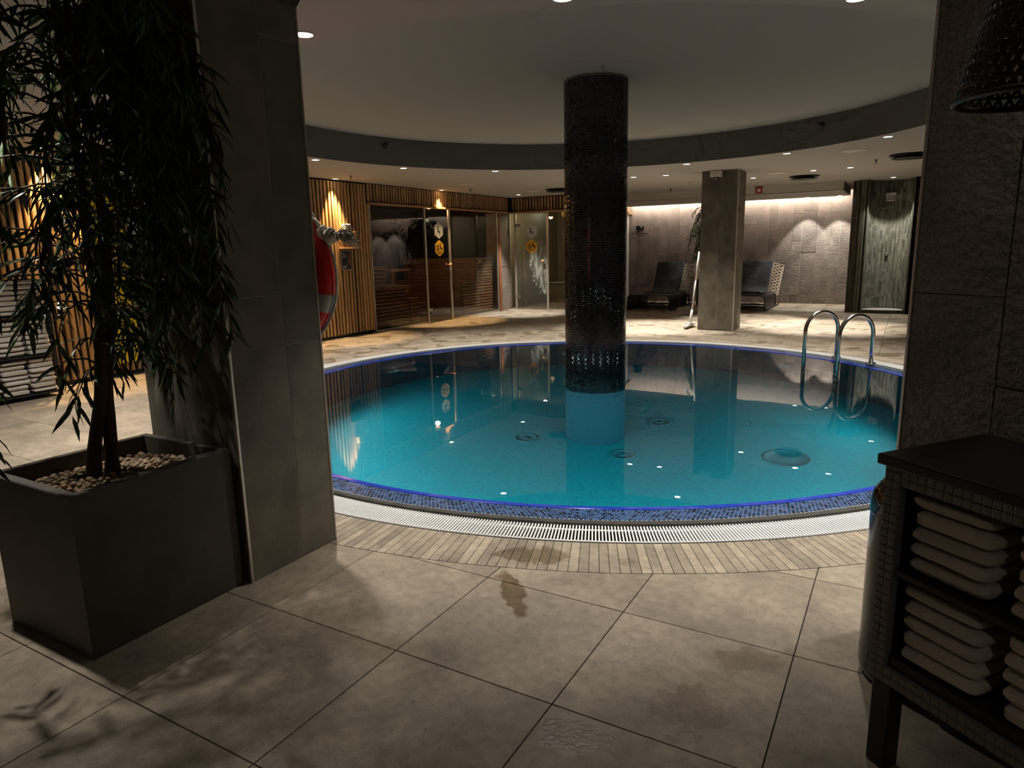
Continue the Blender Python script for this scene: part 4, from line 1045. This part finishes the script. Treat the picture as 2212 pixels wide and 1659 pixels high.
# ================================================================== SLAT WALL FITTINGS
bx = empty('wall_box', (XW + .008, 8.29, 1.42)); tag(bx, 'light wooden box fixed to the slatted wall', 'wall box')
b = MB(); b.rbox((0, -.165, 0), (.09, .165, .255), .006); b.build('case', M['wood'], bx)
b = MB(); b.rbox((0, -.175, -.012), (.10, .175, 0), .004); b.build('base_board', M['wood'], bx)
dv = empty('dispenser', (XW + .055, 8.265, 1.675)); tag(dv, 'small white dispenser standing on the wooden wall box', 'dispenser')
b = MB(); b.rbox((-.03, -.062, 0), (.045, .062, .115), .008); b.build('case', M['white'], dv)
b = MB(); b.rbox((.04, .01, .02), (.052, .04, .1), .003); b.build('window_strip', M['darksteel'], dv)
po = empty('notice', (XW + .008, 8.262, 1.075)); tag(po, 'dark framed notice hanging on the slats below the wooden box', 'notice')
b = MB(); b.rbox((0, -.112, 0), (.012, .112, .31), .003); b.build('frame', M['brushed'], po)
b = MB(); b.box((.012, -.104, .008), (.0135, .104, .302)); b.build('print', M['poster'], po)
b = MB(); b.prism([(0, 0)] * 0 or [(.0136, .02), (.0136, .02 + .001), (.0146, .02)], .0, .001)
b = MB(); V = [(.0142, y, z) for y, z in ((.03, .09), (.1, .07), (.1, .25), (.075, .28), (.05, .22), (.02, .15))]; b.add(V + [(.0150, p[1], p[2]) for p in V], [tuple(range(6)), tuple(range(11, 5, -1))] + [(i, (i + 1) % 6, 6 + (i + 1) % 6, 6 + i) for i in range(6)]); b.build('picture', M['posterart'], po)
b = MB()
for y0, z, w in ((-.09, .262, .06), (-.09, .235, .10), (-.09, .215, .085), (-.09, .195, .09), (-.09, .06, .08), (-.09, .045, .10), (-.09, .03, .06)): b.box((.0138, y0, z), (.0148, y0 + w, z + .008))
b.build('text_lines', M['posterink'], po)
b = MB(); b.rbox((0, -.012, 0), (.012, .012, .29), .002); o = b.build('wood_offcut', M['wood'], None, loc=(XW + .007, 8.62, 1.36)); tag(o, 'short pale batten on the slats beside the wooden box', 'batten')

# spine board hung on the slats
sp = empty('spine_board', (XW + .008, 4.46, .16)); tag(sp, 'yellow rescue spine board hanging on the slats behind the tree', 'rescue board')
out = [(-.15, 0), (.15, 0), (.19, .04), (.225, .5), (.225, 1.25), (.19, 1.5), (.12, 1.78), (.08, 1.84), (-.08, 1.84), (-.12, 1.78), (-.19, 1.5), (-.225, 1.25), (-.225, .5), (-.19, .04)]
n = len(out); b = MB(); b.add([(.02, p[0], p[1]) for p in out] + [(.07, p[0] * .98, p[1]) for p in out], [tuple(range(n)), tuple(range(2 * n - 1, n - 1, -1))] + [(i, n + i, n + (i + 1) % n, (i + 1) % n) for i in range(n)]); b.build('board', M['yellow'], sp)
for s in (-1, 1):
    for z in (.25, .7, 1.15, 1.5):
        b = MB(); b.rbox((.066, s * .17 - .02, z), (.076, s * .17 + .02, z + .2), .004); b.build('hand_slot', M['blackmetal'], sp)
for z in (.5, 1.0, 1.4):
    b = MB(); b.rbox((.069, -.222, z), (.082, .222, z + .05), .003); b.build('strap', M['blackmetal'], sp)

# ================================================================== LIFEBUOY on the far side of the near pillar
lb = empty('lifebuoy', (-2.632, 2.295, 1.25)); tag(lb, 'red lifebuoy with white rope hanging behind the near pillar', 'lifebuoy')
RM, RS = .285, .095
def torus_seg(a0, a1, n, rs, k=18):
    mb = MB(); P = []
    V = []; F = []
    for i in range(n + 1):
        a = a0 + (a1 - a0) * i / n; er = Vector((math.cos(a), 0, math.sin(a)))
        for j in range(k):
            t = 2 * PI * j / k; V.append(er * (RM + rs * math.cos(t)) + Vector((0, .62 * rs * math.sin(t), 0)))
    for i in range(n):
        for j in range(k): F.append((i * k + j, i * k + (j + 1) % k, (i + 1) * k + (j + 1) % k, (i + 1) * k + j))
    return mb.add(V, F)
torus_seg(0, 2 * PI, 72, RS).build('ring', M['red'], lb, True)
for deg in (-20, 70, 160, 250):
    torus_seg(math.radians(deg - 6.5), math.radians(deg + 6.5), 6, RS + .0025).build('band', M['band'], lb, True)
# grab rope round the rim
for q in range(4):
    a0 = math.radians(38 + 90 * q); P = []
    for k in range(13):
        a = a0 + math.radians(84) * k / 12; bow = math.sin(PI * k / 12)
        P.append((math.cos(a) * (RM + RS + .006 + .008 * bow), .01 * bow, math.sin(a) * (RM + RS + .006 + .008 * bow)))
    b = MB(); b.tube(P, .007, 8); b.build('grab_rope', M['rope'], lb, True)
def knot(mb, c, r):
    c = Vector(c)
    for w in range(3):
        P = []
        for k in range(16):
            a = 2 * PI * k / 16
            v = Vector((math.cos(a) * r, math.sin(a) * r * .9, math.sin(a + w) * r * .45)); v.rotate(Matrix.Rotation(w * 1.05, 3, 'Y')); P.append(c + v)
        mb.tube(P, r * .48, 8, closed=True)
ax_, az_ = math.cos(math.radians(36)) * (RM + RS) + .022, math.sin(math.radians(36)) * (RM + RS) - .028
b = MB(); knot(b, (ax_ + .01, 0, az_ - .005), .022); knot(b, (ax_ + .052, 0, az_ - .022), .026)
b.tube([(ax_ - .06, .0, az_ + .075), (ax_ - .02, 0, az_ + .035), (ax_ + .01, 0, az_)], .010, 8)
b.tube([(ax_ + .01, 0, az_), (ax_ + .05, 0, az_ - .02), (ax_ + .09, 0, az_ - .02)], .012, 8); b.build('knot', M['rope'], lb, True)
ts = MB(); r3 = random.Random(9)
for k in range(110):
    s0 = Vector((ax_ + .085, 0, az_ - .02)); dy, dz = r3.gauss(0, .018), r3.gauss(-.007, .010); L_ = r3.uniform(.065, .105)
    P = [s0 + Vector((0, dy * .2, dz * .2)), s0 + Vector((.035, dy * .7, .010 + dz * .6)), s0 + Vector((L_ * .65, dy * 1.2, .010 + dz * 1.3)), s0 + Vector((L_, dy * 1.3, dz * 1.4 - .010 + r3.uniform(-.008, .012)))]
    ts.tube(P, [.0028, .0028, .0025, .0018], 4)
o = ts.build('rope_tassel', M['rope'], lb, True); o['kind'] = 'stuff'
b = MB(); b.tube([(0, -.07, RM - .03), (0, -.03, RM - .10), (0, .02, RM - .115), (0, .045, RM - .09)], .009, 8); b.build('hanger', M['darksteel'], lb, True)

# ================================================================== TREES
LEAF_V = [(0, 0, 0), (.28, .066, .01), (.28, -.066, .01), (.28, 0, -.012), (.62, .060, -.01), (.62, -.060, -.01), (.62, 0, -.035), (1, 0, -.10)]
LEAF_F = [(0, 3, 1), (0, 2, 3), (1, 3, 6, 4), (3, 2, 5, 6), (4, 6, 7), (6, 5, 7)]
def grow_tree(seed, n_branch, keep, thin=0.0):
    """two stems and weeping branches; returns stems, twigs (polylines) and leaf frames, in local coordinates from the soil"""
    rr = random.Random(seed)
    stems = [[(.010, -.033, -.03), (.022, -.022, .12), (.068, .010, .35), (.097, .030, .62), (.10, .025, 1.0), (.09, .03, 1.45), (.08, .03, 1.85)],
             [(.007, .043, -.03), (.027, .044, .15), (.057, .042, .38), (.102, .065, .62), (.125, .075, 1.0), (.12, .06, 1.4), (.10, .06, 1.8)]]
    twigs = []; leaves = []
    def along(st, z):
        for a, b in zip(st, st[1:]):
            if a[2] <= z <= b[2]:
                f = (z - a[2]) / (b[2] - a[2]); return Vector([a[k] + (b[k] - a[k]) * f for k in range(3)])
        return Vector(st[-1])
    for i in range(n_branch):
        st = stems[i % 2]; low = i % 5 == 0; z = .42 + .45 * rr.random() if low else .75 + 1.08 * (rr.random() ** .72); p = along(st, z)
        az = rr.uniform(0, 2 * PI)
        if thin and rr.random() < thin and math.cos(az) < .15 and math.sin(az) < .3: continue
        rise = rr.uniform(.25, 1.0); d = Vector((math.cos(az), math.sin(az), rise)).normalized()
        L = rr.uniform(.18, .38) if low else rr.uniform(.45, 1.05); n = int(L / .035); P = [p.copy()]; v = d.copy()
        droop = rr.uniform(.12, .2) if low else rr.uniform(.045, .10)
        for k in range(n):
            v = (v + Vector((rr.gauss(0, .05), rr.gauss(0, .05), -droop * (1.0 + 1.5 * k / n)))).normalized()
            q = P[-1] + v * .035
            hr = math.hypot(q.x, q.y)
            if hr > .56: q.x *= .56 / hr; q.y *= .56 / hr
            if q.z > 1.90: q.z = 1.90
            if not keep(q): q = P[-1] + Vector((0, 0, -.03))
            if not keep(q): break
            P.append(q)
        if len(P) < 5: continue
        twigs.append(P)
        for k in range(3, len(P)):
            t = (P[k] - P[k - 1]).normalized()
            for rep in range(2 if rr.random() < .5 else 1):
                a = rr.uniform(0, 2 * PI); side = Vector((math.cos(a), math.sin(a), rr.uniform(-.5, .2)))
                dr = (t * rr.uniform(.5, 1.1) + side * .75 + Vector((0, 0, -.35))).normalized()
                s = rr.uniform(.065, .13)
                if not keep(P[k] + dr * s): continue
                leaves.append((P[k].copy(), dr, rr.uniform(0, 2 * PI), s))
    return stems, twigs, leaves
def leaf_matrix(p, d, roll, s):
    z = Vector((0, 0, 1)); y = z.cross(d)
    if y.length < 1e-4: y = Vector((0, 1, 0))
    y.normalize(); x = d; zz = x.cross(y)
    m = Matrix((x, y, zz)).transposed() @ Matrix.Rotation(roll * .35 - .5, 3, 'X')
    return Matrix.Translation(p) @ m.to_4x4() @ Matrix.Scale(s, 4)
def joined_leaves(frames):
    mb = MB()
    for f in frames:
        m = leaf_matrix(*f); mb.add([m @ Vector(v) for v in LEAF_V], LEAF_F)
    return mb
def planter(loc, sx, sy, h, label, t=.035):
    r = empty('planter', loc); tag(r, label, 'planter')
    x, y = sx / 2, sy / 2
    b = MB()
    o4 = [(-x, -y), (x, -y), (x, y), (-x, y)]; i4 = [(-x + t, -y + t), (x - t, -y + t), (x - t, y - t), (-x + t, y - t)]
    c = .004
    V = [(p[0], p[1], .004) for p in o4] + [(p[0], p[1], h - c) for p in o4] + [(p[0] * (1 - c / x), p[1] * (1 - c / y), h) for p in o4] + [(p[0], p[1], h) for p in i4] + [(p[0], p[1], h - .13) for p in i4]
    F = [(3, 2, 1, 0)]
    for l in range(4):
        for k in range(4): F.append((l * 4 + k, l * 4 + (k + 1) % 4, l * 4 + 4 + (k + 1) % 4, l * 4 + 4 + k))
    b.add(V, F); b.build('box', M['planter'], r)
    b = MB(); b.box((-x + t * .7, -y + t * .7, h - .2), (x - t * .7, y - t * .7, h - .095)); b.build('liner', M['soil'], r)
    return r
# --- near tree
PX, PY = -2.585, 1.4025
planter((PX, PY, 0), .55, .615, .588, 'tall dark square planter before the near pillar')
TB = Vector((-2.635, 1.37, .50))
def keep_near(q):
    w = TB + q
    if w.z > 2.40: return False
    if w.y > 1.70 and -2.90 < w.x < -2.2: return False
    if w.y > 1.78: return False
    if w.z < .60 and abs(w.x - PX) < .33 and abs(w.y - PY) < .36: return False
    return w.z > .45
stems, twigs, leaves = grow_tree(4, 285, keep_near, .72)
def build_tree(loc, label, stems, twigs, leaves, n_single):
    root = empty('weeping_tree', tuple(loc)); tag(root, label, 'tree')
    for st in stems:
        b = MB(); fine = []
        for a, c in zip(st, st[1:]):
            for k in range(4): fine.append([a[q] + (c[q] - a[q]) * k / 4 for q in range(3)])
        fine.append(list(st[-1])); rb = random.Random(2)
        b.tube(fine, [max(.008, .024 * (1 - .30 * p[2]) * (1.25 if p[2] < .1 else 1)) * rb.uniform(.92, 1.08) for p in fine], 10); b.build('trunk', M['bark'], root, True)
    b = MB()
    for P in twigs: b.tube(P[::2] if len(P) > 6 else P, [.0045 * (1 - .75 * k / len(P[::2] if len(P) > 6 else P)) for k in range(len(P[::2] if len(P) > 6 else P))], 4, cap=False)
    o = b.build('twigs', M['bark'], root); o['kind'] = 'stuff'
    lm = mesh('leaf', LEAF_V, LEAF_F, M['leaf'])
    # the leaves that stand out singly: lowest and outermost towards the viewer
    def score(f):
        w = Vector(loc) + f[0]; q = proj(w)
        if q is None or not (0 < q[0] < IW and 0 < q[1] < IH): return 1e9
        return f[0].z - f[3] * 3 + .3 * (q[2] - 2.4)
    fr = sorted(leaves, key=score)
    for f in fr[:n_single]:
        o = link('leaf', lm, root); o.matrix_local = leaf_matrix(*f)
    o = joined_leaves(fr[n_single:]).build('foliage', M['leaf'], root); o['kind'] = 'stuff'
    return root
build_tree(TB, 'tall weeping tree with two stems in the square planter', stems, twigs, leaves, 290)
# pebbles
bm = bmesh.new(); bmesh.ops.create_icosphere(bm, subdivisions=2, radius=1.0)
PM = []
for q in range(3):
    r4 = random.Random(q); ph = [r4.uniform(0, 6) for _ in range(3)]
    V = [Vector((v.co.x * (1 + .1 * math.sin(3 * v.co.y + ph[0])), v.co.y * .82 * (1 + .1 * math.sin(3 * v.co.x + ph[1])), v.co.z * .62)) for v in bm.verts]
    PM.append(mesh('pebble', V, [[v.index for v in f.verts] for f in bm.faces], M['pebble'], True))
bm2 = bmesh.new(); bmesh.ops.create_icosphere(bm2, subdivisions=1, radius=1.0)
IV = [v.co.copy() for v in bm2.verts]; IF = [[v.index for v in f.verts] for f in bm2.faces]
r5 = random.Random(21); under = MB()
def mound(x, y): return .515 + .035 * math.exp(-((x - .08) ** 2 + (y - .12) ** 2) / .03) + .02 * math.exp(-((x + .1) ** 2 + (y + .1) ** 2) / .02)
cand = []
for k in range(900):
    x, y = r5.uniform(-.225, .225), r5.uniform(-.255, .255)
    if math.hypot(x + .05 + .02, y + .0325 + .05) < .045 or math.hypot(x + .05 - .01, y + .0325 - .045) < .045: continue
    cand.append((x, y))
top = []
for (x, y) in cand:
    r = r5.uniform(.010, .0175)
    if len(top) < 290 and all((x - a) ** 2 + (y - b_) ** 2 > (.78 * (r + c)) ** 2 for a, b_, c in top): top.append((x, y, r))
    else: under.add([Vector((v.x * .013, v.y * .012, v.z * .009)) + Vector((x, y, mound(x, y) - .008)) for v in IV], IF)
for (x, y, r) in top:
    o = link('pebble', r5.choice(PM), None, loc=(PX + x, PY + y, mound(x, y) + .003), rot=(r5.uniform(-.4, .4), r5.uniform(-.4, .4), r5.uniform(0, 6.28)), scale=(r, r, r))
    tag(o, 'tan river pebble in the tall square planter', 'pebble', 'pebbles in the tall square planter')
o = under.build('pebble_bed', M['pebble'], None, True, loc=(PX, PY, 0)); tag(o, 'lower layer of small tan pebbles in the square planter', 'pebbles', kind='stuff')
# --- tree between the loungers
planter((-3.83, 15.75, 0), .55, .55, .58, 'dark square planter between the two loungers')
b = MB(); b.box((-.24, -.24, .44), (.24, .24, .50)); o = b.build('planter_soil', M['soil'], None, loc=(-3.83, 15.75, 0)); tag(o, 'dark soil filling the planter between the loungers', 'soil', kind='stuff')
def keep_far(q): return q.z < 1.72 and q.y < .75 and q.z > .12
s2_, t2_, l2_ = grow_tree(8, 200, keep_far)
build_tree((-3.83, 15.75, .50), 'leafy weeping tree half hidden by the square pillar', s2_, t2_, l2_, 0)

# ================================================================== TOWELS
def soft_box(w, d, h, e=.16, nu=36, nv=12, seed=0, am=.03):
    rr = random.Random(seed); ph = [rr.uniform(0, 6.28) for _ in range(6)]
    def sp(v, p): return math.copysign(abs(v) ** p, v)
    V = []; F = []
    for j in range(nv + 1):
        la = -PI / 2 + PI * j / nv
        for i in range(nu):
            lo = 2 * PI * i / nu
            x = sp(math.cos(la), .22) * sp(math.cos(lo), e); y = sp(math.cos(la), .22) * sp(math.sin(lo), e); z = sp(math.sin(la), .75)
            wob = am * (math.sin(3 * x + ph[0]) + math.sin(2.3 * y + ph[1]))
            V.append((x * w / 2 * (1 + wob * .3), y * d / 2 * (1 + am * math.sin(4 * z + ph[2])), h / 2 + z * h / 2 + h * wob * .55))
    for j in range(nv):
        for i in range(nu): F.append((j * nu + i, j * nu + (i + 1) % nu, (j + 1) * nu + (i + 1) % nu, (j + 1) * nu + i))
    return V, F
TM = {}
for key, mm, w, d, h in (('cream', M['towel'], .190, .27, .0378), ('grey', M['greytowel'], .225, .33, .0465)):
    TM[key] = [mesh('folded_towel', *soft_box(w, d, h, seed=q), mm, True) for q in range(4)]
def towel(key, loc, rz, label, group, k):
    o = link('folded_towel', TM[key][k % 4], None, loc=loc, rot=(0, 0, rz)); tag(o, label, 'towel', group); return o
ORD = ('bottom', 'second', 'third', 'fourth', 'fifth', 'sixth', 'seventh', 'eighth')
# ================================================================== TOWEL CABINET at the diagonal wall
cab = empty('towel_cabinet', tuple(A0), CA); tag(cab, 'low black cabinet with mosaic frame holding folded towels', 'cabinet')
CL, CD = 1.25, .36
b = MB(); b.rbox((-.004, -.012, .815), (CL + .03, CD + .02, .842), .004); b.build('top_slab', M['blackwood'], cab)
b = MB(); b.box((.012, .006, .25), (.030, CD, .813)); b.build('side_panel', M['blackwood'], cab)
b = MB(); b.box((CL - .03, .006, .25), (CL - .012, CD, .813)); b.build('side_panel', M['blackwood'], cab)
b = MB(); b.box((.03, CD - .02, .25), (CL - .03, CD, .813)); b.build('back_panel', M['blackwood'], cab)
b = MB(); b.box((.03, .012, .285), (CL - .03, CD - .02, .325)); b.build('bottom_board', M['blackwood'], cab)
b = MB(); b.rbox((.03, .004, .543), (CL - .03, CD - .02, .560), .003); b.build('shelf', M['blackwood'], cab)
b = MB(); b.box((.012, .002, .25), (.058, .02, .815)); b.build('stile', M['hexgrout'], cab)
b = MB(); b.box((CL - .058, .002, .25), (CL - .012, .02, .815)); b.build('stile', M['hexgrout'], cab)
b = MB(); b.box((.058, .002, .772), (CL - .058, .02, .815)); b.build('top_rail', M['hexgrout'], cab)
b = MB(); b.box((.058, .002, .25), (CL - .058, .02, .295)); b.build('bottom_rail', M['hexgrout'], cab)
cm = MB(); cm.rbox((-.0098, -.003, -.0098), (.0098, .002, .0098), .0018); shell_m = cm.mesh('mosaic_tile', M['shell'])
def shell_row(xs, zs):
    for x in xs:
        for z in zs: link('mosaic_tile', shell_m, cab, loc=(x, .0025, z))
shell_row((.0245, .0455), [.262 + .0212 * k for k in range(26)])
shell_row([.068 + .0212 * k for k in range(30)], (.783, .804))
shell_row([.068 + .0212 * k for k in range(30)], (.262, .283))
cs = MB()
for k in range(15):
    for z in range(26):
        cs.rbox((.0082, .018 + .0225 * k, .2525 + .0212 * z), (.0118, .018 + .0225 * k + .0195, .2525 + .0212 * z + .0195), .001)
o = cs.build('side_mosaic', M['shell'], cab); o['kind'] = 'stuff'
for x in (.018, CL - .075):
    for y in (.012, CD - .065):
        b = MB(); b.rbox((x, y, 0), (x + .055, y + .05, .25), .004); b.build('leg', M['blackwood'], cab)
def cab_pt(x, y, z): return A0 + CT * x + CN * y + Vector((0, 0, z))
for col, (x, nm) in enumerate(((.170, 'stack next to the cabinet end'), (.412, 'second stack along the cabinet'))):
    for lvl, (z0, ln) in enumerate(((.326, 'lower shelf'), (.561, 'upper shelf'))):
        for k in range(5):
            towel('cream', cab_pt(x + R.uniform(-.006, .006), .155 + R.uniform(-.006, .004), z0 + k * .0407), CA + R.uniform(-.03, .03),
                  'cream folded towel, %s in the %s, %s' % (ORD[k] if k else 'lowest', nm, ln), 'cream towels in the cabinet', k + col + 2 * lvl)
# bin beside the cabinet
bn = empty('waste_bin', (.086, 2.27, 0)); tag(bn, 'glossy dark steel bin with domed lid beside the towel cabinet', 'bin')
b = MB(); b.lathe([(.0005, .0), (.105, .0), (.125, .015), (.130, .04), (.130, .545)], 40); b.build('body', M['binsteel'], bn, True)
b = MB(); b.lathe([(.1315, .547), (.1315, .57), (.125, .605), (.10, .64), (.06, .66), (.0005, .667)], 40); b.build('lid', M['binsteel'], bn, True)
b = MB(); b.lathe([(.131, .540), (.1325, .545), (.131, .550)], 40); b.build('seam_ring', M['binsteel'], bn, True)
# pendant lamp
pd = empty('pendant_lamp', (.215, 1.965, 1.655)); tag(pd, 'black woven rattan pendant lampshade hanging over the cabinet', 'pendant lamp')
def shade_r(t): return .155 - .075 * t
HS = .30
for k in range(2):
    b = MB(); t = k
    b.tube([(shade_r(t) * math.cos(2 * PI * q / 40), shade_r(t) * math.sin(2 * PI * q / 40), HS * t) for q in range(40)], .0075, 8, closed=True); b.build('hoop', M['rattan'], pd, True)
wv = MB()
for s in (-1, 1):
    for k in range(40):
        a0 = 2 * PI * k / 40; P = []; S = []
        for q in range(13):
            t = q / 12; a = a0 + s * 1.1 * t; r = shade_r(t) + .0025 * s * math.sin(q * PI)
            P.append((r * math.cos(a), r * math.sin(a), HS * t)); S.append((-math.sin(a), math.cos(a), 0))
        wv.ribbon(P, S, .0085, .002)
for z in range(1, 12):
    t = z / 12; wv.tube([((shade_r(t) + .001) * math.cos(2 * PI * q / 40), (shade_r(t) + .001) * math.sin(2 * PI * q / 40), HS * t) for q in range(40)], .0035, 5, closed=True)
o = wv.build('woven_shade', M['rattan'], pd); o['kind'] = 'stuff'
b = MB(); b.lathe([(.02, HS - .08), (.024, HS - .02), (.02, HS + .02), (.006, HS + .03)], 16); b.build('lamp_holder', M['blackmetal'], pd, True)
b = MB(); b.lathe([(.0005, HS - .17), (.022, HS - .16), (.03, HS - .13), (.024, HS - .10), (.014, HS - .08)], 16); b.build('bulb', M['offwhite'], pd, True)
for k in range(3):
    a = 2 * PI * k / 3; b = MB(); b.tube([(.02 * math.cos(a), .02 * math.sin(a), HS), (.08 * math.cos(a), .08 * math.sin(a), HS)], .003, 6); b.build('spoke', M['blackmetal'], pd, True)
b = MB(); b.tube([(0, 0, HS + .02), (0, 0, ZC - 1.655)], .003, 6); b.build('cord', M['blackmetal'], pd, True)
b = MB(); b.lathe([(.045, ZC - 1.655), (.045, ZC - 1.675), (.0005, ZC - 1.685)], 20); b.build('ceiling_rose', M['blackmetal'], pd, True)

# ================================================================== TOWEL RACK at the slatted wall
rk = empty('towel_rack', (-7.33, 3.56, 0)); tag(rk, 'black metal rack of grey towels against the slatted wall', 'rack')
RL = 1.0
for x in (-.40, .0):
    for y in (0.0, -RL):
        b = MB(); b.rbox((x - .013, y - .013, 0), (x + .013, y + .013, 1.235), .003); b.build('post', M['blackmetal'], rk)
ZS = (.060, .435, .822, 1.215)
for z in ZS:
    b = MB(); b.rbox((-.405, -RL, z - .022), (.008, .0, z - .002), .003); b.build('shelf', M['blackmetal'], rk)
for lv, (z0, nn) in enumerate(((ZS[0], 7), (ZS[1], 7), (ZS[2], 7))):
    for st_ in range(4):
        yc = -.125 - .243 * st_
        for k in range(nn):
            hgt = .0492
            lvn = ('bottom shelf', 'middle shelf', 'top shelf')[lv]; sn = ('stack at the post', 'second stack', 'third stack', 'fourth stack')[st_]
            towel('grey', (-7.33 - .185 + R.uniform(-.012, .012), 3.56 + yc + R.uniform(-.01, .01), z0 - .001 + k * hgt), PI / 2 * 0 + R.uniform(-.04, .04) + PI / 2,
                  'grey folded towel on the rack, %s, %s, %s' % (lvn, sn, ORD[k] if k else 'lowest'), 'grey towels on the rack', k + st_ + lv)

# ================================================================== LOUNGERS
def lounger(loc, label):
    r = empty('lounger', loc); tag(r, label, 'lounger', 'wicker loungers before the stone wall')
    W, H = .46, .31
    def usec(t):   # inverted U profile, t 0..1
        if t < .22: return (-W, H * .72 * t / .22)
        if t > .78: return (W, H * .72 * (1 - t) / .22)
        if t < .36:
            a = (t - .22) / .14 * PI / 2; return (-W + .09 * (1 - math.cos(a)), H * .72 + .088 * math.sin(a))
        if t > .64:
            a = (.78 - t) / .14 * PI / 2; return (W - .09 * (1 - math.cos(a)), H * .72 + .088 * math.sin(a))
        return (-W + .09 + (2 * W - .18) * (t - .36) / .28, H)
    b = MB()
    for k in range(30):
        y = .03 + k * .041; P = []; S = []
        for q in range(25):
            u = usec(q / 24); P.append((u[0], y + .004 * (-1) ** k, u[1] + .006)); S.append((0, 1, 0))
        b.ribbon(P, S, .033, .006)
    o = b.build('woven_base', M['wickerdark'], r); o['kind'] = 'stuff'
    for y in (.0, 1.27):
        b = MB(); b.tube([(usec(q / 24)[0], y, usec(q / 24)[1] + .006) for q in range(25)], .014, 8); b.build('arch_rail', M['wickerdark'], r, True)
    for s in (-1, 1):
        b = MB(); b.tube([(s * W, .0, .02), (s * W, 1.75, .02)], .018, 8); b.build('ground_rail', M['wickerdark'], r, True)
        b = MB(); b.tube([(s * .40, 1.72, .02), (s * .40, 1.74, .14), (s * .36, 1.62, .35)], .018, 8); b.build('rear_leg', M['wicker'], r, True)
    b = MB(); b.tube([(-W, .9, .07), (W, .9, .07)], .016, 8); b.build('cross_rail', M['wicker'], r, True)
    b = MB(); b.tube([(-W, .35, .05), (W, .35, .05)], .012, 8); b.build('cross_rail', M['wickerdark'], r, True)
    def bs(s, t):   # backrest shell with wings folding to the rear
        a = abs(s); wing = max(0.0, a - .68) / .32
        x = s * (.44 + .05 * t) if a <= .68 else math.copysign((.44 + .05 * t) * .68 + wing * .155, s)
        return Vector((x, 1.18 + .42 * t + wing * (.34 + .06 * t), .28 + .635 * t * (1 - .10 * wing) - .10 * wing * (1 - t)))
    b = MB()
    for dirn in (-1, 1):
        for k in range(-11, 22):
            P = []; S = []
            for q in range(34):
                s = -1 + 2 * q / 33; t = (k / 10.0) + dirn * (s * .5 + .5) * 1.15
                if dirn < 0: t += .0
                if 0 <= t <= 1:
                    P.append(bs(s, t)); S.append(bs(s, min(1, t + .01)) - bs(s, max(0, t - .01)))
            if len(P) > 2: b.ribbon(P, S, .026, .011)
    o = b.build('woven_back', M['wicker'], r); o['kind'] = 'stuff'
    b = MB(); b.tube([bs(-1 + 2 * q / 24, 1) for q in range(25)], .013, 8); b.build('back_rim', M['wicker'], r, True)
    for s in (-1, 1):
        b = MB(); b.tube([bs(s, q / 12) for q in range(13)], .012, 8); b.build('wing_rim', M['wicker'], r, True)
    # padded cover: seat and back in one sheet
    prof = [(.52, H + .03), (.60, H + .045), (.9, H + .045), (1.10, H + .045), (1.155, H + .075)] + [(1.165 + .42 * t, .30 + .635 * t + .03) for t in (.15, .3, .45, .6, .75, .9, 1.0, 1.03)]
    prof += [(1.63, .935), (1.645, .90)]
    V = []; F = []; m = 15; rw = random.Random(3 if loc[0] < -4 else 6)
    for i, (y, z) in enumerate(prof):
        for j in range(m):
            s = -1 + 2 * j / (m - 1)
            V.append((s * (.315 if z < .4 else .315 + .02 * (z - .35)), y + rw.gauss(0, .003), z - .012 * abs(s) ** 3 + rw.gauss(0, .003)))
    for i in range(len(prof) - 1):
        for j in range(m - 1): F.append((i * m + j, i * m + j + 1, (i + 1) * m + j + 1, (i + 1) * m + j))
    me = mesh('cushion', V, F, M['cushion'], True); o = link('cushion', me, r)
    so = o.modifiers.new('thick', 'SOLIDIFY'); so.thickness = .035; so.offset = -1
    sd = o.modifiers.new('soft', 'SUBSURF'); sd.levels = 1; sd.render_levels = 1
    return r
lounger((-4.77, 14.12, 0), 'wicker lounger with charcoal cover between steam room and square pillar')
lounger((-2.91, 14.42, 0), 'wicker lounger with charcoal cover between square pillar and shower')
